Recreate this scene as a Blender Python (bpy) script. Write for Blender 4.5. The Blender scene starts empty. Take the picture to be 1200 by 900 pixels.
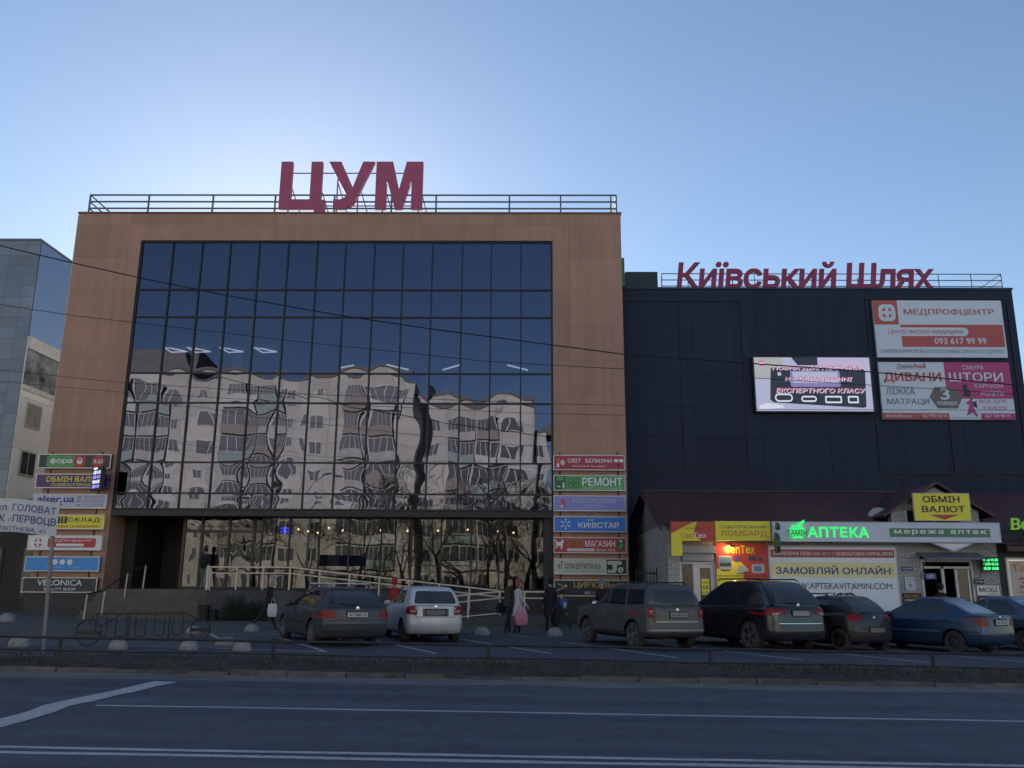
import bpy, bmesh, math, random
from mathutils import Vector, Matrix, Quaternion, geometry
from mathutils.bvhtree import BVHTree

# ------------------------------------------------------------------ camera, sky, sun, exposure
SC = bpy.context.scene
C = SC.collection
R = math.radians
rnd = random.Random(7)

_cam = bpy.data.cameras.new('camera')
_cam.sensor_fit = 'HORIZONTAL'; _cam.sensor_width = 36.0; _cam.lens = 36.0 * 1003.0 / 1200.0
_cam.clip_start = 0.1; _cam.clip_end = 3000.0
CAM = bpy.data.objects.new('camera', _cam); C.objects.link(CAM)
def _look():
    p, y, r = R(13.13), R(0.73), R(0.36)
    F = Vector((-math.sin(y) * math.cos(p), math.cos(y) * math.cos(p), math.sin(p)))
    R0 = Vector((math.cos(y), math.sin(y), 0)); U0 = R0.cross(F)
    Rt = R0 * math.cos(r) + U0 * math.sin(r); Up = U0 * math.cos(r) - R0 * math.sin(r)
    m = Matrix((Rt, Up, -F)).transposed().to_4x4()
    m.translation = Vector((0, 0, 1.6))
    return m
CAM.matrix_world = _look()
SC.camera = CAM

SUN_EL, SUN_AZ = R(20), R(-16)          # azimuth from +Y towards +X
W = bpy.data.worlds.new('World'); SC.world = W; W.use_nodes = True
nt = W.node_tree; nt.nodes.clear()
_o = nt.nodes.new('ShaderNodeOutputWorld'); _b = nt.nodes.new('ShaderNodeBackground'); _s = nt.nodes.new('ShaderNodeTexSky')
_s.sky_type = 'NISHITA'; _s.sun_disc = False; _s.sun_elevation = SUN_EL; _s.sun_rotation = SUN_AZ
_s.altitude = 150; _s.air_density = 1.0; _s.dust_density = 0.17; _s.ozone_density = 2.0
_b.inputs['Strength'].default_value = 0.056
nt.links.new(_s.outputs[0], _b.inputs['Color']); nt.links.new(_b.outputs[0], _o.inputs['Surface'])
_l = bpy.data.lights.new('sun', 'SUN'); _l.energy = 5.0; _l.angle = R(0.5); _l.color = (1.0, 0.90, 0.76)
SUN = bpy.data.objects.new('sun', _l); C.objects.link(SUN)
_sd = Vector((math.sin(SUN_AZ) * math.cos(SUN_EL), math.cos(SUN_AZ) * math.cos(SUN_EL), math.sin(SUN_EL)))
SUN.rotation_euler = _sd.to_track_quat('Z', 'Y').to_euler(); SUN.location = _sd * 200
SC.view_settings.view_transform = 'Standard'; SC.view_settings.look = 'None'
SC.view_settings.exposure = 1.48; SC.view_settings.gamma = 1.0; SC.view_settings.use_curve_mapping = False

# ------------------------------------------------------------------ materials
_MC = {}
def mat(name, col, rough=0.6, metal=0.0, var=0.0, scale=3.0, bump=0.0, bscale=40.0, spec=0.5, coat=0.0, stretch=(1, 1, 1), dirt=None):
    """Procedural principled material; var = strength of large soft colour variation, bump = fine relief."""
    if name in _MC: return _MC[name]
    m = bpy.data.materials.new(name); m.use_nodes = True; _MC[name] = m
    n = m.node_tree; p = n.nodes['Principled BSDF']
    p.inputs['Roughness'].default_value = rough; p.inputs['Metallic'].default_value = metal
    p.inputs['Specular IOR Level'].default_value = spec; p.inputs['Coat Weight'].default_value = coat
    p.inputs['Coat Roughness'].default_value = 0.06
    p.inputs['Base Color'].default_value = (*col, 1)
    if var or bump or dirt:
        tc = n.nodes.new('ShaderNodeTexCoord'); mp = n.nodes.new('ShaderNodeMapping'); mp.inputs['Scale'].default_value = stretch
        n.links.new(tc.outputs['Object'], mp.inputs['Vector'])
    if var:
        t = n.nodes.new('ShaderNodeTexNoise'); t.inputs['Scale'].default_value = scale; t.inputs['Detail'].default_value = 6; t.inputs['Roughness'].default_value = 0.65
        n.links.new(mp.outputs[0], t.inputs['Vector'])
        r = n.nodes.new('ShaderNodeMapRange'); r.inputs[1].default_value = 0.3; r.inputs[2].default_value = 0.7
        r.inputs[3].default_value = 1 - var; r.inputs[4].default_value = 1 + var
        n.links.new(t.outputs['Fac'], r.inputs[0])
        h = n.nodes.new('ShaderNodeMix'); h.data_type = 'RGBA'; h.blend_type = 'MULTIPLY'; h.inputs['Factor'].default_value = 1
        h.inputs[6].default_value = (*col, 1)
        n.links.new(r.outputs[0], h.inputs[7]); out = h.outputs[2]
        n.links.new(out, p.inputs['Base Color'])
    if dirt:
        dc, z0, z1, amt = dirt
        sx = n.nodes.new('ShaderNodeSeparateXYZ'); n.links.new(tc.outputs['Object'], sx.inputs[0])
        t2 = n.nodes.new('ShaderNodeTexNoise'); t2.inputs['Scale'].default_value = 5; t2.inputs['Detail'].default_value = 7
        n.links.new(tc.outputs['Object'], t2.inputs['Vector'])
        ad = n.nodes.new('ShaderNodeMath'); ad.operation = 'MULTIPLY_ADD'; ad.inputs[1].default_value = 0.7; ad.inputs[2].default_value = -0.35
        n.links.new(t2.outputs['Fac'], ad.inputs[0])
        a2 = n.nodes.new('ShaderNodeMath'); a2.operation = 'ADD'; n.links.new(sx.outputs['Z'], a2.inputs[0]); n.links.new(ad.outputs[0], a2.inputs[1])
        r2 = n.nodes.new('ShaderNodeMapRange'); r2.inputs[1].default_value = z0; r2.inputs[2].default_value = z1; r2.inputs[3].default_value = amt; r2.inputs[4].default_value = 0.06
        n.links.new(a2.outputs[0], r2.inputs[0])
        mx = n.nodes.new('ShaderNodeMix'); mx.data_type = 'RGBA'; mx.inputs[7].default_value = (*dc, 1)
        if var: n.links.new(out, mx.inputs[6])
        else: mx.inputs[6].default_value = (*col, 1)
        n.links.new(r2.outputs[0], mx.inputs['Factor']); n.links.new(mx.outputs[2], p.inputs['Base Color'])
        rr = n.nodes.new('ShaderNodeMapRange'); rr.inputs[3].default_value = rough; rr.inputs[4].default_value = 0.85
        n.links.new(r2.outputs[0], rr.inputs[0]); n.links.new(rr.outputs[0], p.inputs['Roughness'])
        if coat:
            cc = n.nodes.new('ShaderNodeMapRange'); cc.inputs[3].default_value = coat; cc.inputs[4].default_value = 0
            n.links.new(r2.outputs[0], cc.inputs[0]); n.links.new(cc.outputs[0], p.inputs['Coat Weight'])
    if bump:
        t3 = n.nodes.new('ShaderNodeTexNoise'); t3.inputs['Scale'].default_value = bscale; t3.inputs['Detail'].default_value = 4
        n.links.new(mp.outputs[0], t3.inputs['Vector'])
        b = n.nodes.new('ShaderNodeBump'); b.inputs['Strength'].default_value = bump; b.inputs['Distance'].default_value = 0.02
        n.links.new(t3.outputs['Fac'], b.inputs['Height']); n.links.new(b.outputs[0], p.inputs['Normal'])
    return m

def emit(name, col, strength):
    if name in _MC: return _MC[name]
    m = bpy.data.materials.new(name); m.use_nodes = True; _MC[name] = m
    p = m.node_tree.nodes['Principled BSDF']
    p.inputs['Base Color'].default_value = (*[min(1, c) for c in col], 1)
    p.inputs['Emission Color'].default_value = (*col, 1); p.inputs['Emission Strength'].default_value = strength * 0.42
    return m

def grid_mat(name, col, joint, bw, bh, mortar, rough=0.6, var=0.1, axes='XZ', offset=0.5, bump=0.3, spec=0.5, vscale=0.6, streak=0.0):
    """Bricks, tiles or cladding panels laid out in the object's own coordinates."""
    if name in _MC: return _MC[name]
    m = bpy.data.materials.new(name); m.use_nodes = True; _MC[name] = m
    n = m.node_tree; p = n.nodes['Principled BSDF']; p.inputs['Roughness'].default_value = rough; p.inputs['Specular IOR Level'].default_value = spec
    tc = n.nodes.new('ShaderNodeTexCoord'); s = n.nodes.new('ShaderNodeSeparateXYZ'); cb = n.nodes.new('ShaderNodeCombineXYZ')
    n.links.new(tc.outputs['Object'], s.inputs[0])
    if axes == 'XYZ':      # x + y along, z up: works for walls facing either way
        ad = n.nodes.new('ShaderNodeMath'); ad.operation = 'ADD'; n.links.new(s.outputs[0], ad.inputs[0]); n.links.new(s.outputs[1], ad.inputs[1])
        n.links.new(ad.outputs[0], cb.inputs[0]); n.links.new(s.outputs[2], cb.inputs[1])
    else:
        n.links.new(s.outputs['XYZ'.index(axes[0])], cb.inputs[0]); n.links.new(s.outputs['XYZ'.index(axes[1])], cb.inputs[1])
    b = n.nodes.new('ShaderNodeTexBrick'); b.offset = offset
    b.inputs['Scale'].default_value = 1; b.inputs['Brick Width'].default_value = bw; b.inputs['Row Height'].default_value = bh
    b.inputs['Mortar Size'].default_value = mortar; b.inputs['Mortar Smooth'].default_value = 0.1; b.inputs['Bias'].default_value = 0
    b.inputs['Color1'].default_value = (*[c * (1 - var) for c in col], 1); b.inputs['Color2'].default_value = (*[c * (1 + var) for c in col], 1)
    b.inputs['Mortar'].default_value = (*joint, 1)
    n.links.new(cb.outputs[0], b.inputs['Vector'])
    t = n.nodes.new('ShaderNodeTexNoise'); t.inputs['Scale'].default_value = vscale; t.inputs['Detail'].default_value = 8; t.inputs['Roughness'].default_value = 0.7
    n.links.new(tc.outputs['Object'], t.inputs['Vector'])
    r = n.nodes.new('ShaderNodeMapRange'); r.inputs[1].default_value = .3; r.inputs[2].default_value = .7; r.inputs[3].default_value = 1 - var; r.inputs[4].default_value = 1 + var
    n.links.new(t.outputs['Fac'], r.inputs[0])
    mx = n.nodes.new('ShaderNodeMix'); mx.data_type = 'RGBA'; mx.blend_type = 'MULTIPLY'; mx.inputs['Factor'].default_value = 1
    n.links.new(b.outputs['Color'], mx.inputs[6]); n.links.new(r.outputs[0], mx.inputs[7]); n.links.new(mx.outputs[2], p.inputs['Base Color'])
    if streak:      # rain streaks run down the wall
        mp = n.nodes.new('ShaderNodeMapping'); mp.inputs['Scale'].default_value = (1.6, 1.6, .10); n.links.new(tc.outputs['Object'], mp.inputs[0])
        t2 = n.nodes.new('ShaderNodeTexNoise'); t2.inputs['Scale'].default_value = 1.4; t2.inputs['Detail'].default_value = 9; t2.inputs['Roughness'].default_value = .72; n.links.new(mp.outputs[0], t2.inputs['Vector'])
        r2 = n.nodes.new('ShaderNodeMapRange'); r2.inputs[1].default_value = .3; r2.inputs[2].default_value = .7; r2.inputs[3].default_value = 1 - streak; r2.inputs[4].default_value = 1 + streak; n.links.new(t2.outputs['Fac'], r2.inputs[0])
        m3 = n.nodes.new('ShaderNodeMix'); m3.data_type = 'RGBA'; m3.blend_type = 'MULTIPLY'; m3.inputs['Factor'].default_value = 1
        n.links.new(mx.outputs[2], m3.inputs[6]); n.links.new(r2.outputs[0], m3.inputs[7]); n.links.new(m3.outputs[2], p.inputs['Base Color'])
    if bump:
        iv = n.nodes.new('ShaderNodeMath'); iv.operation = 'SUBTRACT'; iv.inputs[0].default_value = 1; n.links.new(b.outputs['Fac'], iv.inputs[1])
        bp = n.nodes.new('ShaderNodeBump'); bp.inputs['Strength'].default_value = bump; bp.inputs['Distance'].default_value = 0.01
        n.links.new(iv.outputs[0], bp.inputs['Height']); n.links.new(bp.outputs[0], p.inputs['Normal'])
    return m

def coated_glass(name, refl, through, fac, rough=0.0):
    if name in _MC: return _MC[name]
    m = bpy.data.materials.new(name); m.use_nodes = True; _MC[name] = m
    n = m.node_tree; n.nodes.clear()
    o = n.nodes.new('ShaderNodeOutputMaterial'); g = n.nodes.new('ShaderNodeBsdfGlossy'); t = n.nodes.new('ShaderNodeBsdfTransparent'); x = n.nodes.new('ShaderNodeMixShader')
    g.inputs['Color'].default_value = (*refl, 1); g.inputs['Roughness'].default_value = rough
    t.inputs['Color'].default_value = (*through, 1); x.inputs[0].default_value = fac
    n.links.new(t.outputs[0], x.inputs[1]); n.links.new(g.outputs[0], x.inputs[2]); n.links.new(x.outputs[0], o.inputs['Surface'])
    return m

# ------------------------------------------------------------------ object helpers
ORG = {}
def thing(name, label, cat, loc=(0, 0, 0), rotz=0.0, group=None):
    o = bpy.data.objects.new(name, None); C.objects.link(o); o.empty_display_size = 0.2
    o.location = loc; o.rotation_euler = (0, 0, rotz); ORG[o.name] = Vector(loc) if rotz == 0 else Vector((0, 0, 0))
    tag(o, label, cat, group); return o
def tag(o, label=None, cat=None, group=None, kind=None):
    if label: o['label'] = label
    if cat: o['category'] = cat
    if group: o['group'] = group
    if kind: o['kind'] = kind
    return o
def children(o): return [x for x in C.objects if x.parent == o]
def copy_tree(o, parent=None):
    kids = list(o.children)
    c = o.copy(); C.objects.link(c); c.parent = parent
    for k in kids: copy_tree(k, c)
    return c

class MB:
    """Collects boxes, prisms, tubes and sheets and links them as one mesh object."""
    def __init__(s): s.v = []; s.f = []; s.m = []
    def raw(s, vs, fs, mi=0):
        k = len(s.v); s.v += [tuple(p) for p in vs]; s.f += [tuple(k + i for i in f) for f in fs]
        s.m += ([mi] * len(fs) if isinstance(mi, int) else list(mi)); return s
    def box(s, x0, x1, y0, y1, z0, z1, mi=0):
        return s.raw([(x0, y0, z0), (x1, y0, z0), (x1, y1, z0), (x0, y1, z0), (x0, y0, z1), (x1, y0, z1), (x1, y1, z1), (x0, y1, z1)],
                     [(0, 3, 2, 1), (4, 5, 6, 7), (0, 1, 5, 4), (1, 2, 6, 5), (2, 3, 7, 6), (3, 0, 4, 7)], mi)
    def quad(s, a, b, c, d, mi=0): return s.raw([a, b, c, d], [(0, 1, 2, 3)], mi)
    def prism(s, pts, fn, d0, d1, mi=0):
        """pts: 2-D outline; fn(a, b, d) -> 3-D point; solid between depths d0 and d1."""
        n = len(pts)
        vs = [fn(a, b, d0) for a, b in pts] + [fn(a, b, d1) for a, b in pts]
        fs = [tuple(range(n)), tuple(range(2 * n - 1, n - 1, -1))] + [(i, (i + 1) % n + 0, (i + 1) % n + n, i + n) for i in range(n)]
        return s.raw(vs, fs, mi)
    def tube(s, pts, r, n=8, mi=0, cap=True, square=False):
        pts = [Vector(p) for p in pts]; rs = r if isinstance(r, (list, tuple)) else [r] * len(pts)
        if square: n = 4
        up = Vector((0, 0, 1)); vs = []; prev = None
        for i, p in enumerate(pts):
            t = (pts[min(i + 1, len(pts) - 1)] - pts[max(i - 1, 0)]).normalized()
            a = t.cross(up) if prev is None else prev - t * prev.dot(t)
            if a.length < 1e-3: a = t.cross(Vector((1, 0, 0)))
            a.normalize(); prev = a; b = t.cross(a)
            for k in range(n):
                w = 2 * math.pi * (k + (0.5 if square else 0)) / n
                vs.append(p + (a * math.cos(w) + b * math.sin(w)) * rs[i] * (1.414 if square else 1))
        fs = [(i * n + k, i * n + (k + 1) % n, (i + 1) * n + (k + 1) % n, (i + 1) * n + k) for i in range(len(pts) - 1) for k in range(n)]
        if cap: fs += [tuple(range(n - 1, -1, -1)), tuple(range((len(pts) - 1) * n, len(pts) * n))]
        return s.raw(vs, fs, mi)
    def lathe(s, prof, center, axis='Z', n=24, mi=0, cap=True):
        """prof: [(radius, height)] turned about the axis through center."""
        cx = Vector(center); vs = []
        for r, h in prof:
            for k in range(n):
                w = 2 * math.pi * k / n; a, b = r * math.cos(w), r * math.sin(w)
                vs.append(cx + (Vector((a, b, h)) if axis == 'Z' else Vector((b, h, a)) if axis == 'Y' else Vector((h, a, b))))
        fs = [(i * n + k, i * n + (k + 1) % n, (i + 1) * n + (k + 1) % n, (i + 1) * n + k) for i in range(len(prof) - 1) for k in range(n)]
        if cap: fs += [tuple(range(n - 1, -1, -1)), tuple(range((len(prof) - 1) * n, len(prof) * n))]
        return s.raw(vs, fs, mi)
    def ball(s, c, rx, ry, rz, nu=14, nv=8, v0=-90, v1=90, mi=0):
        prof = [(math.cos(R(v0 + (v1 - v0) * i / nv)), math.sin(R(v0 + (v1 - v0) * i / nv))) for i in range(nv + 1)]
        vs = [(c[0] + rx * r * math.cos(2 * math.pi * k / nu), c[1] + ry * r * math.sin(2 * math.pi * k / nu), c[2] + rz * h) for r, h in prof for k in range(nu)]
        fs = [(i * nu + k, i * nu + (k + 1) % nu, (i + 1) * nu + (k + 1) % nu, (i + 1) * nu + k) for i in range(nv) for k in range(nu)]
        fs += [tuple(range(nu - 1, -1, -1)), tuple(range(nv * nu, (nv + 1) * nu))]
        return s.raw(vs, fs, mi)
    def build(s, name, mats, parent=None, smooth=False, angle=40, bevel=0.0):
        me = bpy.data.meshes.new(name)
        off = ORG.get(parent.name, Vector((0, 0, 0))) if parent is not None else Vector((0, 0, 0))
        vs = [(p[0] - off.x, p[1] - off.y, p[2] - off.z) for p in s.v]
        me.from_pydata(vs, [], s.f)
        for m_ in (mats if isinstance(mats, (list, tuple)) else [mats]): me.materials.append(m_)
        me.polygons.foreach_set('material_index', s.m)
        bm = bmesh.new(); bm.from_mesh(me)
        if bevel:
            bmesh.ops.remove_doubles(bm, verts=bm.verts, dist=1e-5)
            bmesh.ops.bevel(bm, geom=[e for e in bm.edges if len(e.link_faces) == 2 and e.calc_face_angle(0) > 0.6], offset=bevel, segments=1, affect='EDGES', clamp_overlap=True)
        bmesh.ops.recalc_face_normals(bm, faces=bm.faces); bm.to_mesh(me); bm.free()
        if smooth:
            me.shade_smooth(); me.set_sharp_from_angle(angle=R(angle))
        me.update()
        o = bpy.data.objects.new(name, me); C.objects.link(o)
        if parent is not None:
            o.parent = parent
            ORG[o.name] = off
        return o

def linkmesh(name, me, parent=None):
    o = bpy.data.objects.new(name, me); C.objects.link(o); o.parent = parent
    if parent is not None: ORG[o.name] = ORG.get(parent.name, Vector((0, 0, 0)))
    return o

# ------------------------------------------------------------------ lettering
_TX = {}
def text_geo(s, bold=0.0, shear=0.0, extrude=0.0, space=1.0):
    """Vertices and faces of a line of text, normalised to a 0..1 box; plus its width / height. Every stroke
    outline is filled on its own, with hair-thin steps in depth where strokes of a glyph cross."""
    k = (s, bold, shear, extrude, space)
    if k in _TX: return _TX[k]
    cu = bpy.data.curves.new('lettering', 'FONT'); cu.body = s; cu.shear = shear; cu.space_character = space
    o = bpy.data.objects.new('lettering', cu); C.objects.link(o)
    dg = bpy.context.evaluated_depsgraph_get(); dg.update()
    oc = o.evaluated_get(dg); cv = oc.to_curve(dg); loops = []
    for sp in cv.splines:
        P = sp.bezier_points; n = len(P); L = []
        for i in range(n):
            a, b = P[i], P[(i + 1) % n]; d = b.co - a.co
            flat = d.length < 1e-6 or (abs((a.handle_right - a.co).cross(d).length) < 1e-4 * d.length and abs((b.handle_left - b.co).cross(d).length) < 1e-4 * d.length)
            L += [a.co.copy()] if flat else geometry.interpolate_bezier(a.co, a.handle_right, b.handle_left, b.co, 5)[:-1]
        Q = []
        for v in L:
            v = Vector((v.x, v.y))
            if not Q or (v - Q[-1]).length > 1e-4: Q.append(v)
        if len(Q) > 2 and (Q[0] - Q[-1]).length < 1e-4: Q.pop()
        if len(Q) > 2: loops.append(Q)
    oc.to_curve_clear(); bpy.data.objects.remove(o); bpy.data.curves.remove(cu)
    area = lambda q: sum(q[i - 1].x * q[i].y - q[i].x * q[i - 1].y for i in range(len(q))) / 2
    big_ = max(loops, key=lambda q: abs(area(q))); sg_ = 1 if area(big_) > 0 else -1
    if bold:
        new = []
        for q in loops:
            n = len(q); r = []
            for i in range(n):
                a = (q[i] - q[i - 1]).normalized(); b = (q[(i + 1) % n] - q[i]).normalized()
                na, nb_ = Vector((a.y, -a.x)) * sg_, Vector((b.y, -b.x)) * sg_; m_ = na + nb_; l = m_.length_squared
                r.append(q[i] + (m_ * (2 / l) * bold if l > .5 else na * bold))
            new.append(r)
        loops = new
    # glyph by glyph: triangulate with the crossings resolved, keep what has a non-zero winding number
    box = [(min(v.x for v in q), max(v.x for v in q), q) for q in loops]; box.sort(key=lambda b: b[0]); groups = []
    for a, b, q in box:
        if groups and a <= groups[-1][0]: groups[-1][1].append(q); groups[-1][0] = max(groups[-1][0], b)
        else: groups.append([b, [q]])
    vs, fs = [], []
    for _, g in groups:
        V = [v for q in g for v in q]; E = []; st = 0
        for q in g: E += [(st + i, st + (i + 1) % len(q)) for i in range(len(q))]; st += len(q)
        ov, _e, of, *_r = geometry.delaunay_2d_cdt(V, E, [], 0, 1e-5)
        segs_ = [(q[i - 1], q[i]) for q in g for i in range(len(q))]; k0 = len(vs); keep = []
        for f in of:
            c = sum((ov[i] for i in f), Vector((0, 0))) / len(f); wn = 0
            for a, b in segs_:
                if (a.y <= c.y) != (b.y <= c.y) and a.x + (c.y - a.y) / (b.y - a.y) * (b.x - a.x) > c.x: wn += 1 if b.y > a.y else -1
            if wn: keep.append(tuple(f))
        vs += [(v.x, v.y, 0.0) for v in ov]; fs += [tuple(k0 + i for i in f) for f in keep]
        if extrude:
            k1 = len(vs); vs += [(v.x, v.y, extrude) for v in ov]; fs += [tuple(k1 + i for i in f) for f in keep]; cnt = {}
            for f in keep:
                for i in range(len(f)): cnt.setdefault(tuple(sorted((f[i - 1], f[i]))), []).append(1)
            fs += [(k0 + a, k0 + b, k1 + b, k1 + a) for (a, b), c in cnt.items() if len(c) == 1]
    x0, x1 = min(v[0] for v in vs), max(v[0] for v in vs); y0, y1 = min(v[1] for v in vs), max(v[1] for v in vs)
    sx, sy = 1 / max(1e-6, x1 - x0), 1 / max(1e-6, y1 - y0)
    out = ([((v[0] - x0) * sx, (v[1] - y0) * sy, v[2]) for v in vs], fs, (x1 - x0) / (y1 - y0))
    _TX[k] = out; return out

class Board:
    """A flat sign with its own root; local x runs along it, z up, the face looks to local -y."""
    def __init__(s, name, label, cat, x, y, z, w, h, face, depth=0.12, edge=None, rotz=0.0, group=None, fr=0.035, tilt=0.0, root=None):
        s.w, s.h, s.d = w, h, depth
        if root is None:
            s.root = thing(name, label, cat, (x, y, z), rotz, group); ORG[s.root.name] = Vector((0, 0, 0))
            if tilt: s.root.rotation_euler = (tilt, 0, rotz)
        else: s.root = root
        m = MB(); m.box(0, w, -depth, 0, 0, h); m.build('panel', face, s.root)
        if edge is not None:
            f = MB(); t = fr; a = -depth - 0.015
            f.box(-0.005, w + 0.005, a, -depth - 0.001, -0.005, t); f.box(-0.005, w + 0.005, a, -depth - 0.001, h - t, h + 0.005)
            f.box(-0.005, t, a, -depth - 0.001, t, h - t); f.box(w - t, w + 0.005, a, -depth - 0.001, t, h - t)
            f.build('frame', edge, s.root)
        s.n = 0; s.g = MB(); s.gm = []; s.t = MB(); s.tm = []; s.layer = 1
    def _mi(s, lst, m_):
        if m_ not in lst: lst.append(m_)
        return lst.index(m_)
    def yv(s, k): return -s.d - 0.004 * k - 0.00012 * s.n
    def poly(s, pts, m_, k=1):
        s.n += 1; n = len(pts); s.g.raw([(u * s.w, s.yv(k), v * s.h) for u, v in pts], [tuple(range(n))], s._mi(s.gm, m_)); return s
    def rect(s, u0, u1, v0, v1, m_, k=1): return s.poly([(u0, v0), (u1, v0), (u1, v1), (u0, v1)], m_, k)
    def rrect(s, u0, u1, v0, v1, m_, k=1, r=0.3):
        rr = r * min((u1 - u0) * s.w, (v1 - v0) * s.h); a, b = rr / s.w, rr / s.h; pts = []
        for cu, cv, st in ((u1 - a, v1 - b, 0), (u0 + a, v1 - b, 90), (u0 + a, v0 + b, 180), (u1 - a, v0 + b, 270)):
            pts += [(cu + a * math.cos(R(st + t)), cv + b * math.sin(R(st + t))) for t in (0, 30, 60, 90)]
        return s.poly(pts, m_, k)
    def disc(s, u, v, r, m_, k=1, sx=1.0, n=18):
        return s.poly([(u + r * sx * math.cos(2 * math.pi * i / n) / s.w, v + r * math.sin(2 * math.pi * i / n) / s.h) for i in range(n)], m_, k)
    def ring(s, u, v, r, t, m_, k=1, sx=1.0, n=20):
        for i in range(n):
            a, b = 2 * math.pi * i / n, 2 * math.pi * (i + 1) / n
            s.poly([(u + q * sx * math.cos(w) / s.w, v + q * math.sin(w) / s.h) for q, w in ((r - t, a), (r, a), (r, b), (r - t, b))], m_, k)
        return s
    def text(s, txt, u0, u1, v0, v1, m_, bold=0.0, shear=0.0, k=3, space=1.0):
        vs, fs, _ = text_geo(txt, bold, shear, 0.0, space)
        s.n += 1; s.t.raw([((u0 + a * (u1 - u0)) * s.w, s.yv(k) + c, (v0 + b * (v1 - v0)) * s.h) for a, b, c in vs], fs, s._mi(s.tm, m_)); return s
    def done(s):
        if s.g.v: s.g.build('printed_graphic', s.gm, s.root)
        if s.t.v: s.t.build('lettering', s.tm, s.root)
        return s.root

def gz(x): return -0.009 * x     # the street falls gently to the right
# ------------------------------------------------------------------ ground, road, verge, parking
def sheet(name, x0, x1, y0, y1, dz, m_, nx=1, ny=1, jag=0.0):
    m = MB(); vs = []
    for j in range(ny + 1):
        for i in range(nx + 1):
            x = x0 + (x1 - x0) * i / nx; y = y0 + (y1 - y0) * j / ny
            if jag and j in (0, ny): y += rnd.uniform(-jag, jag)
            vs.append((x, y, gz(x) + dz))
    m.raw(vs, [(j * (nx + 1) + i, j * (nx + 1) + i + 1, (j + 1) * (nx + 1) + i + 1, (j + 1) * (nx + 1) + i) for j in range(ny) for i in range(nx)])
    return tag(m.build(name, m_), kind='structure')

def asphalt(name, c0, c1, stretch):
    m = mat(name, c0, 0.85, spec=0.35)
    n = m.node_tree; p = n.nodes['Principled BSDF']
    tc = n.nodes.new('ShaderNodeTexCoord'); mp = n.nodes.new('ShaderNodeMapping'); mp.inputs['Scale'].default_value = stretch; n.links.new(tc.outputs['Object'], mp.inputs[0])
    a = n.nodes.new('ShaderNodeTexNoise'); a.inputs['Scale'].default_value = 1; a.inputs['Detail'].default_value = 8; a.inputs['Roughness'].default_value = .6; n.links.new(mp.outputs[0], a.inputs['Vector'])
    g = n.nodes.new('ShaderNodeTexNoise'); g.inputs['Scale'].default_value = 90; g.inputs['Detail'].default_value = 3; n.links.new(tc.outputs['Object'], g.inputs['Vector'])
    q = n.nodes.new('ShaderNodeTexNoise'); q.inputs['Scale'].default_value = 1.7; q.inputs['Detail'].default_value = 10; q.inputs['Roughness'].default_value = .75; n.links.new(tc.outputs['Object'], q.inputs['Vector'])
    r1 = n.nodes.new('ShaderNodeMapRange'); r1.inputs[1].default_value = .35; r1.inputs[2].default_value = .65; n.links.new(a.outputs['Fac'], r1.inputs[0])
    mx = n.nodes.new('ShaderNodeMix'); mx.data_type = 'RGBA'; mx.inputs[6].default_value = (*c0, 1); mx.inputs[7].default_value = (*c1, 1); n.links.new(r1.outputs[0], mx.inputs['Factor'])
    def mul(src, fac, lo, hi):
        r = n.nodes.new('ShaderNodeMapRange'); r.inputs[1].default_value = .25; r.inputs[2].default_value = .75; r.inputs[3].default_value = lo; r.inputs[4].default_value = hi; n.links.new(fac, r.inputs[0])
        k = n.nodes.new('ShaderNodeMix'); k.data_type = 'RGBA'; k.blend_type = 'MULTIPLY'; k.inputs['Factor'].default_value = 1; n.links.new(src, k.inputs[6]); n.links.new(r.outputs[0], k.inputs[7]); return k.outputs[2]
    o = mul(mul(mx.outputs[2], g.outputs['Fac'], .6, 1.4), q.outputs['Fac'], .75, 1.25)
    v = n.nodes.new('ShaderNodeTexVoronoi'); v.feature = 'DISTANCE_TO_EDGE'; v.inputs['Scale'].default_value = .45
    w = n.nodes.new('ShaderNodeMix'); w.data_type = 'VECTOR'; w.inputs['Factor'].default_value = .25; n.links.new(tc.outputs['Object'], w.inputs[4]); n.links.new(q.outputs['Color'], w.inputs[5]); n.links.new(w.outputs[1], v.inputs['Vector'])
    cr = n.nodes.new('ShaderNodeMapRange'); cr.inputs[1].default_value = 0; cr.inputs[2].default_value = .012; cr.inputs[3].default_value = .86; cr.inputs[4].default_value = 1; n.links.new(v.outputs['Distance'], cr.inputs[0])
    k = n.nodes.new('ShaderNodeMix'); k.data_type = 'RGBA'; k.blend_type = 'MULTIPLY'; k.inputs['Factor'].default_value = 1; n.links.new(o, k.inputs[6]); n.links.new(cr.outputs[0], k.inputs[7])
    n.links.new(k.outputs[2], p.inputs['Base Color'])
    b = n.nodes.new('ShaderNodeBump'); b.inputs['Strength'].default_value = .5; b.inputs['Distance'].default_value = .01; n.links.new(g.outputs['Fac'], b.inputs['Height']); n.links.new(b.outputs[0], p.inputs['Normal'])
    return m
ROAD = asphalt('road_asphalt', (.064, .072, .098), (.106, .114, .146), (.05, 1.3, 1))
LOT = asphalt('lot_asphalt', (.070, .075, .098), (.098, .103, .126), (.3, .5, 1))
PAVE = grid_mat('paving_slabs', (.12, .117, .112), (.07, .07, .07), .4, .2, .012, .85, .15, 'XY', vscale=.8)
EARTH = mat('earth', (.10, .088, .07), .95, var=.4, scale=1.2, bump=.6, bscale=25)
GUT = mat('gutter_dust', (.155, .15, .15), .95, var=.35, scale=1.5, bump=.4, bscale=60, stretch=(.4, 2, 1))
sheet('ground', -700, 700, -400, 1200, -0.03, EARTH, 1, 1)
sheet('road', -220, 220, 3.0, 15.32, 0.0, ROAD)
sheet('gutter', -120, 120, 14.45, 15.31, 0.004, GUT, 300, 1, .10)
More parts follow.
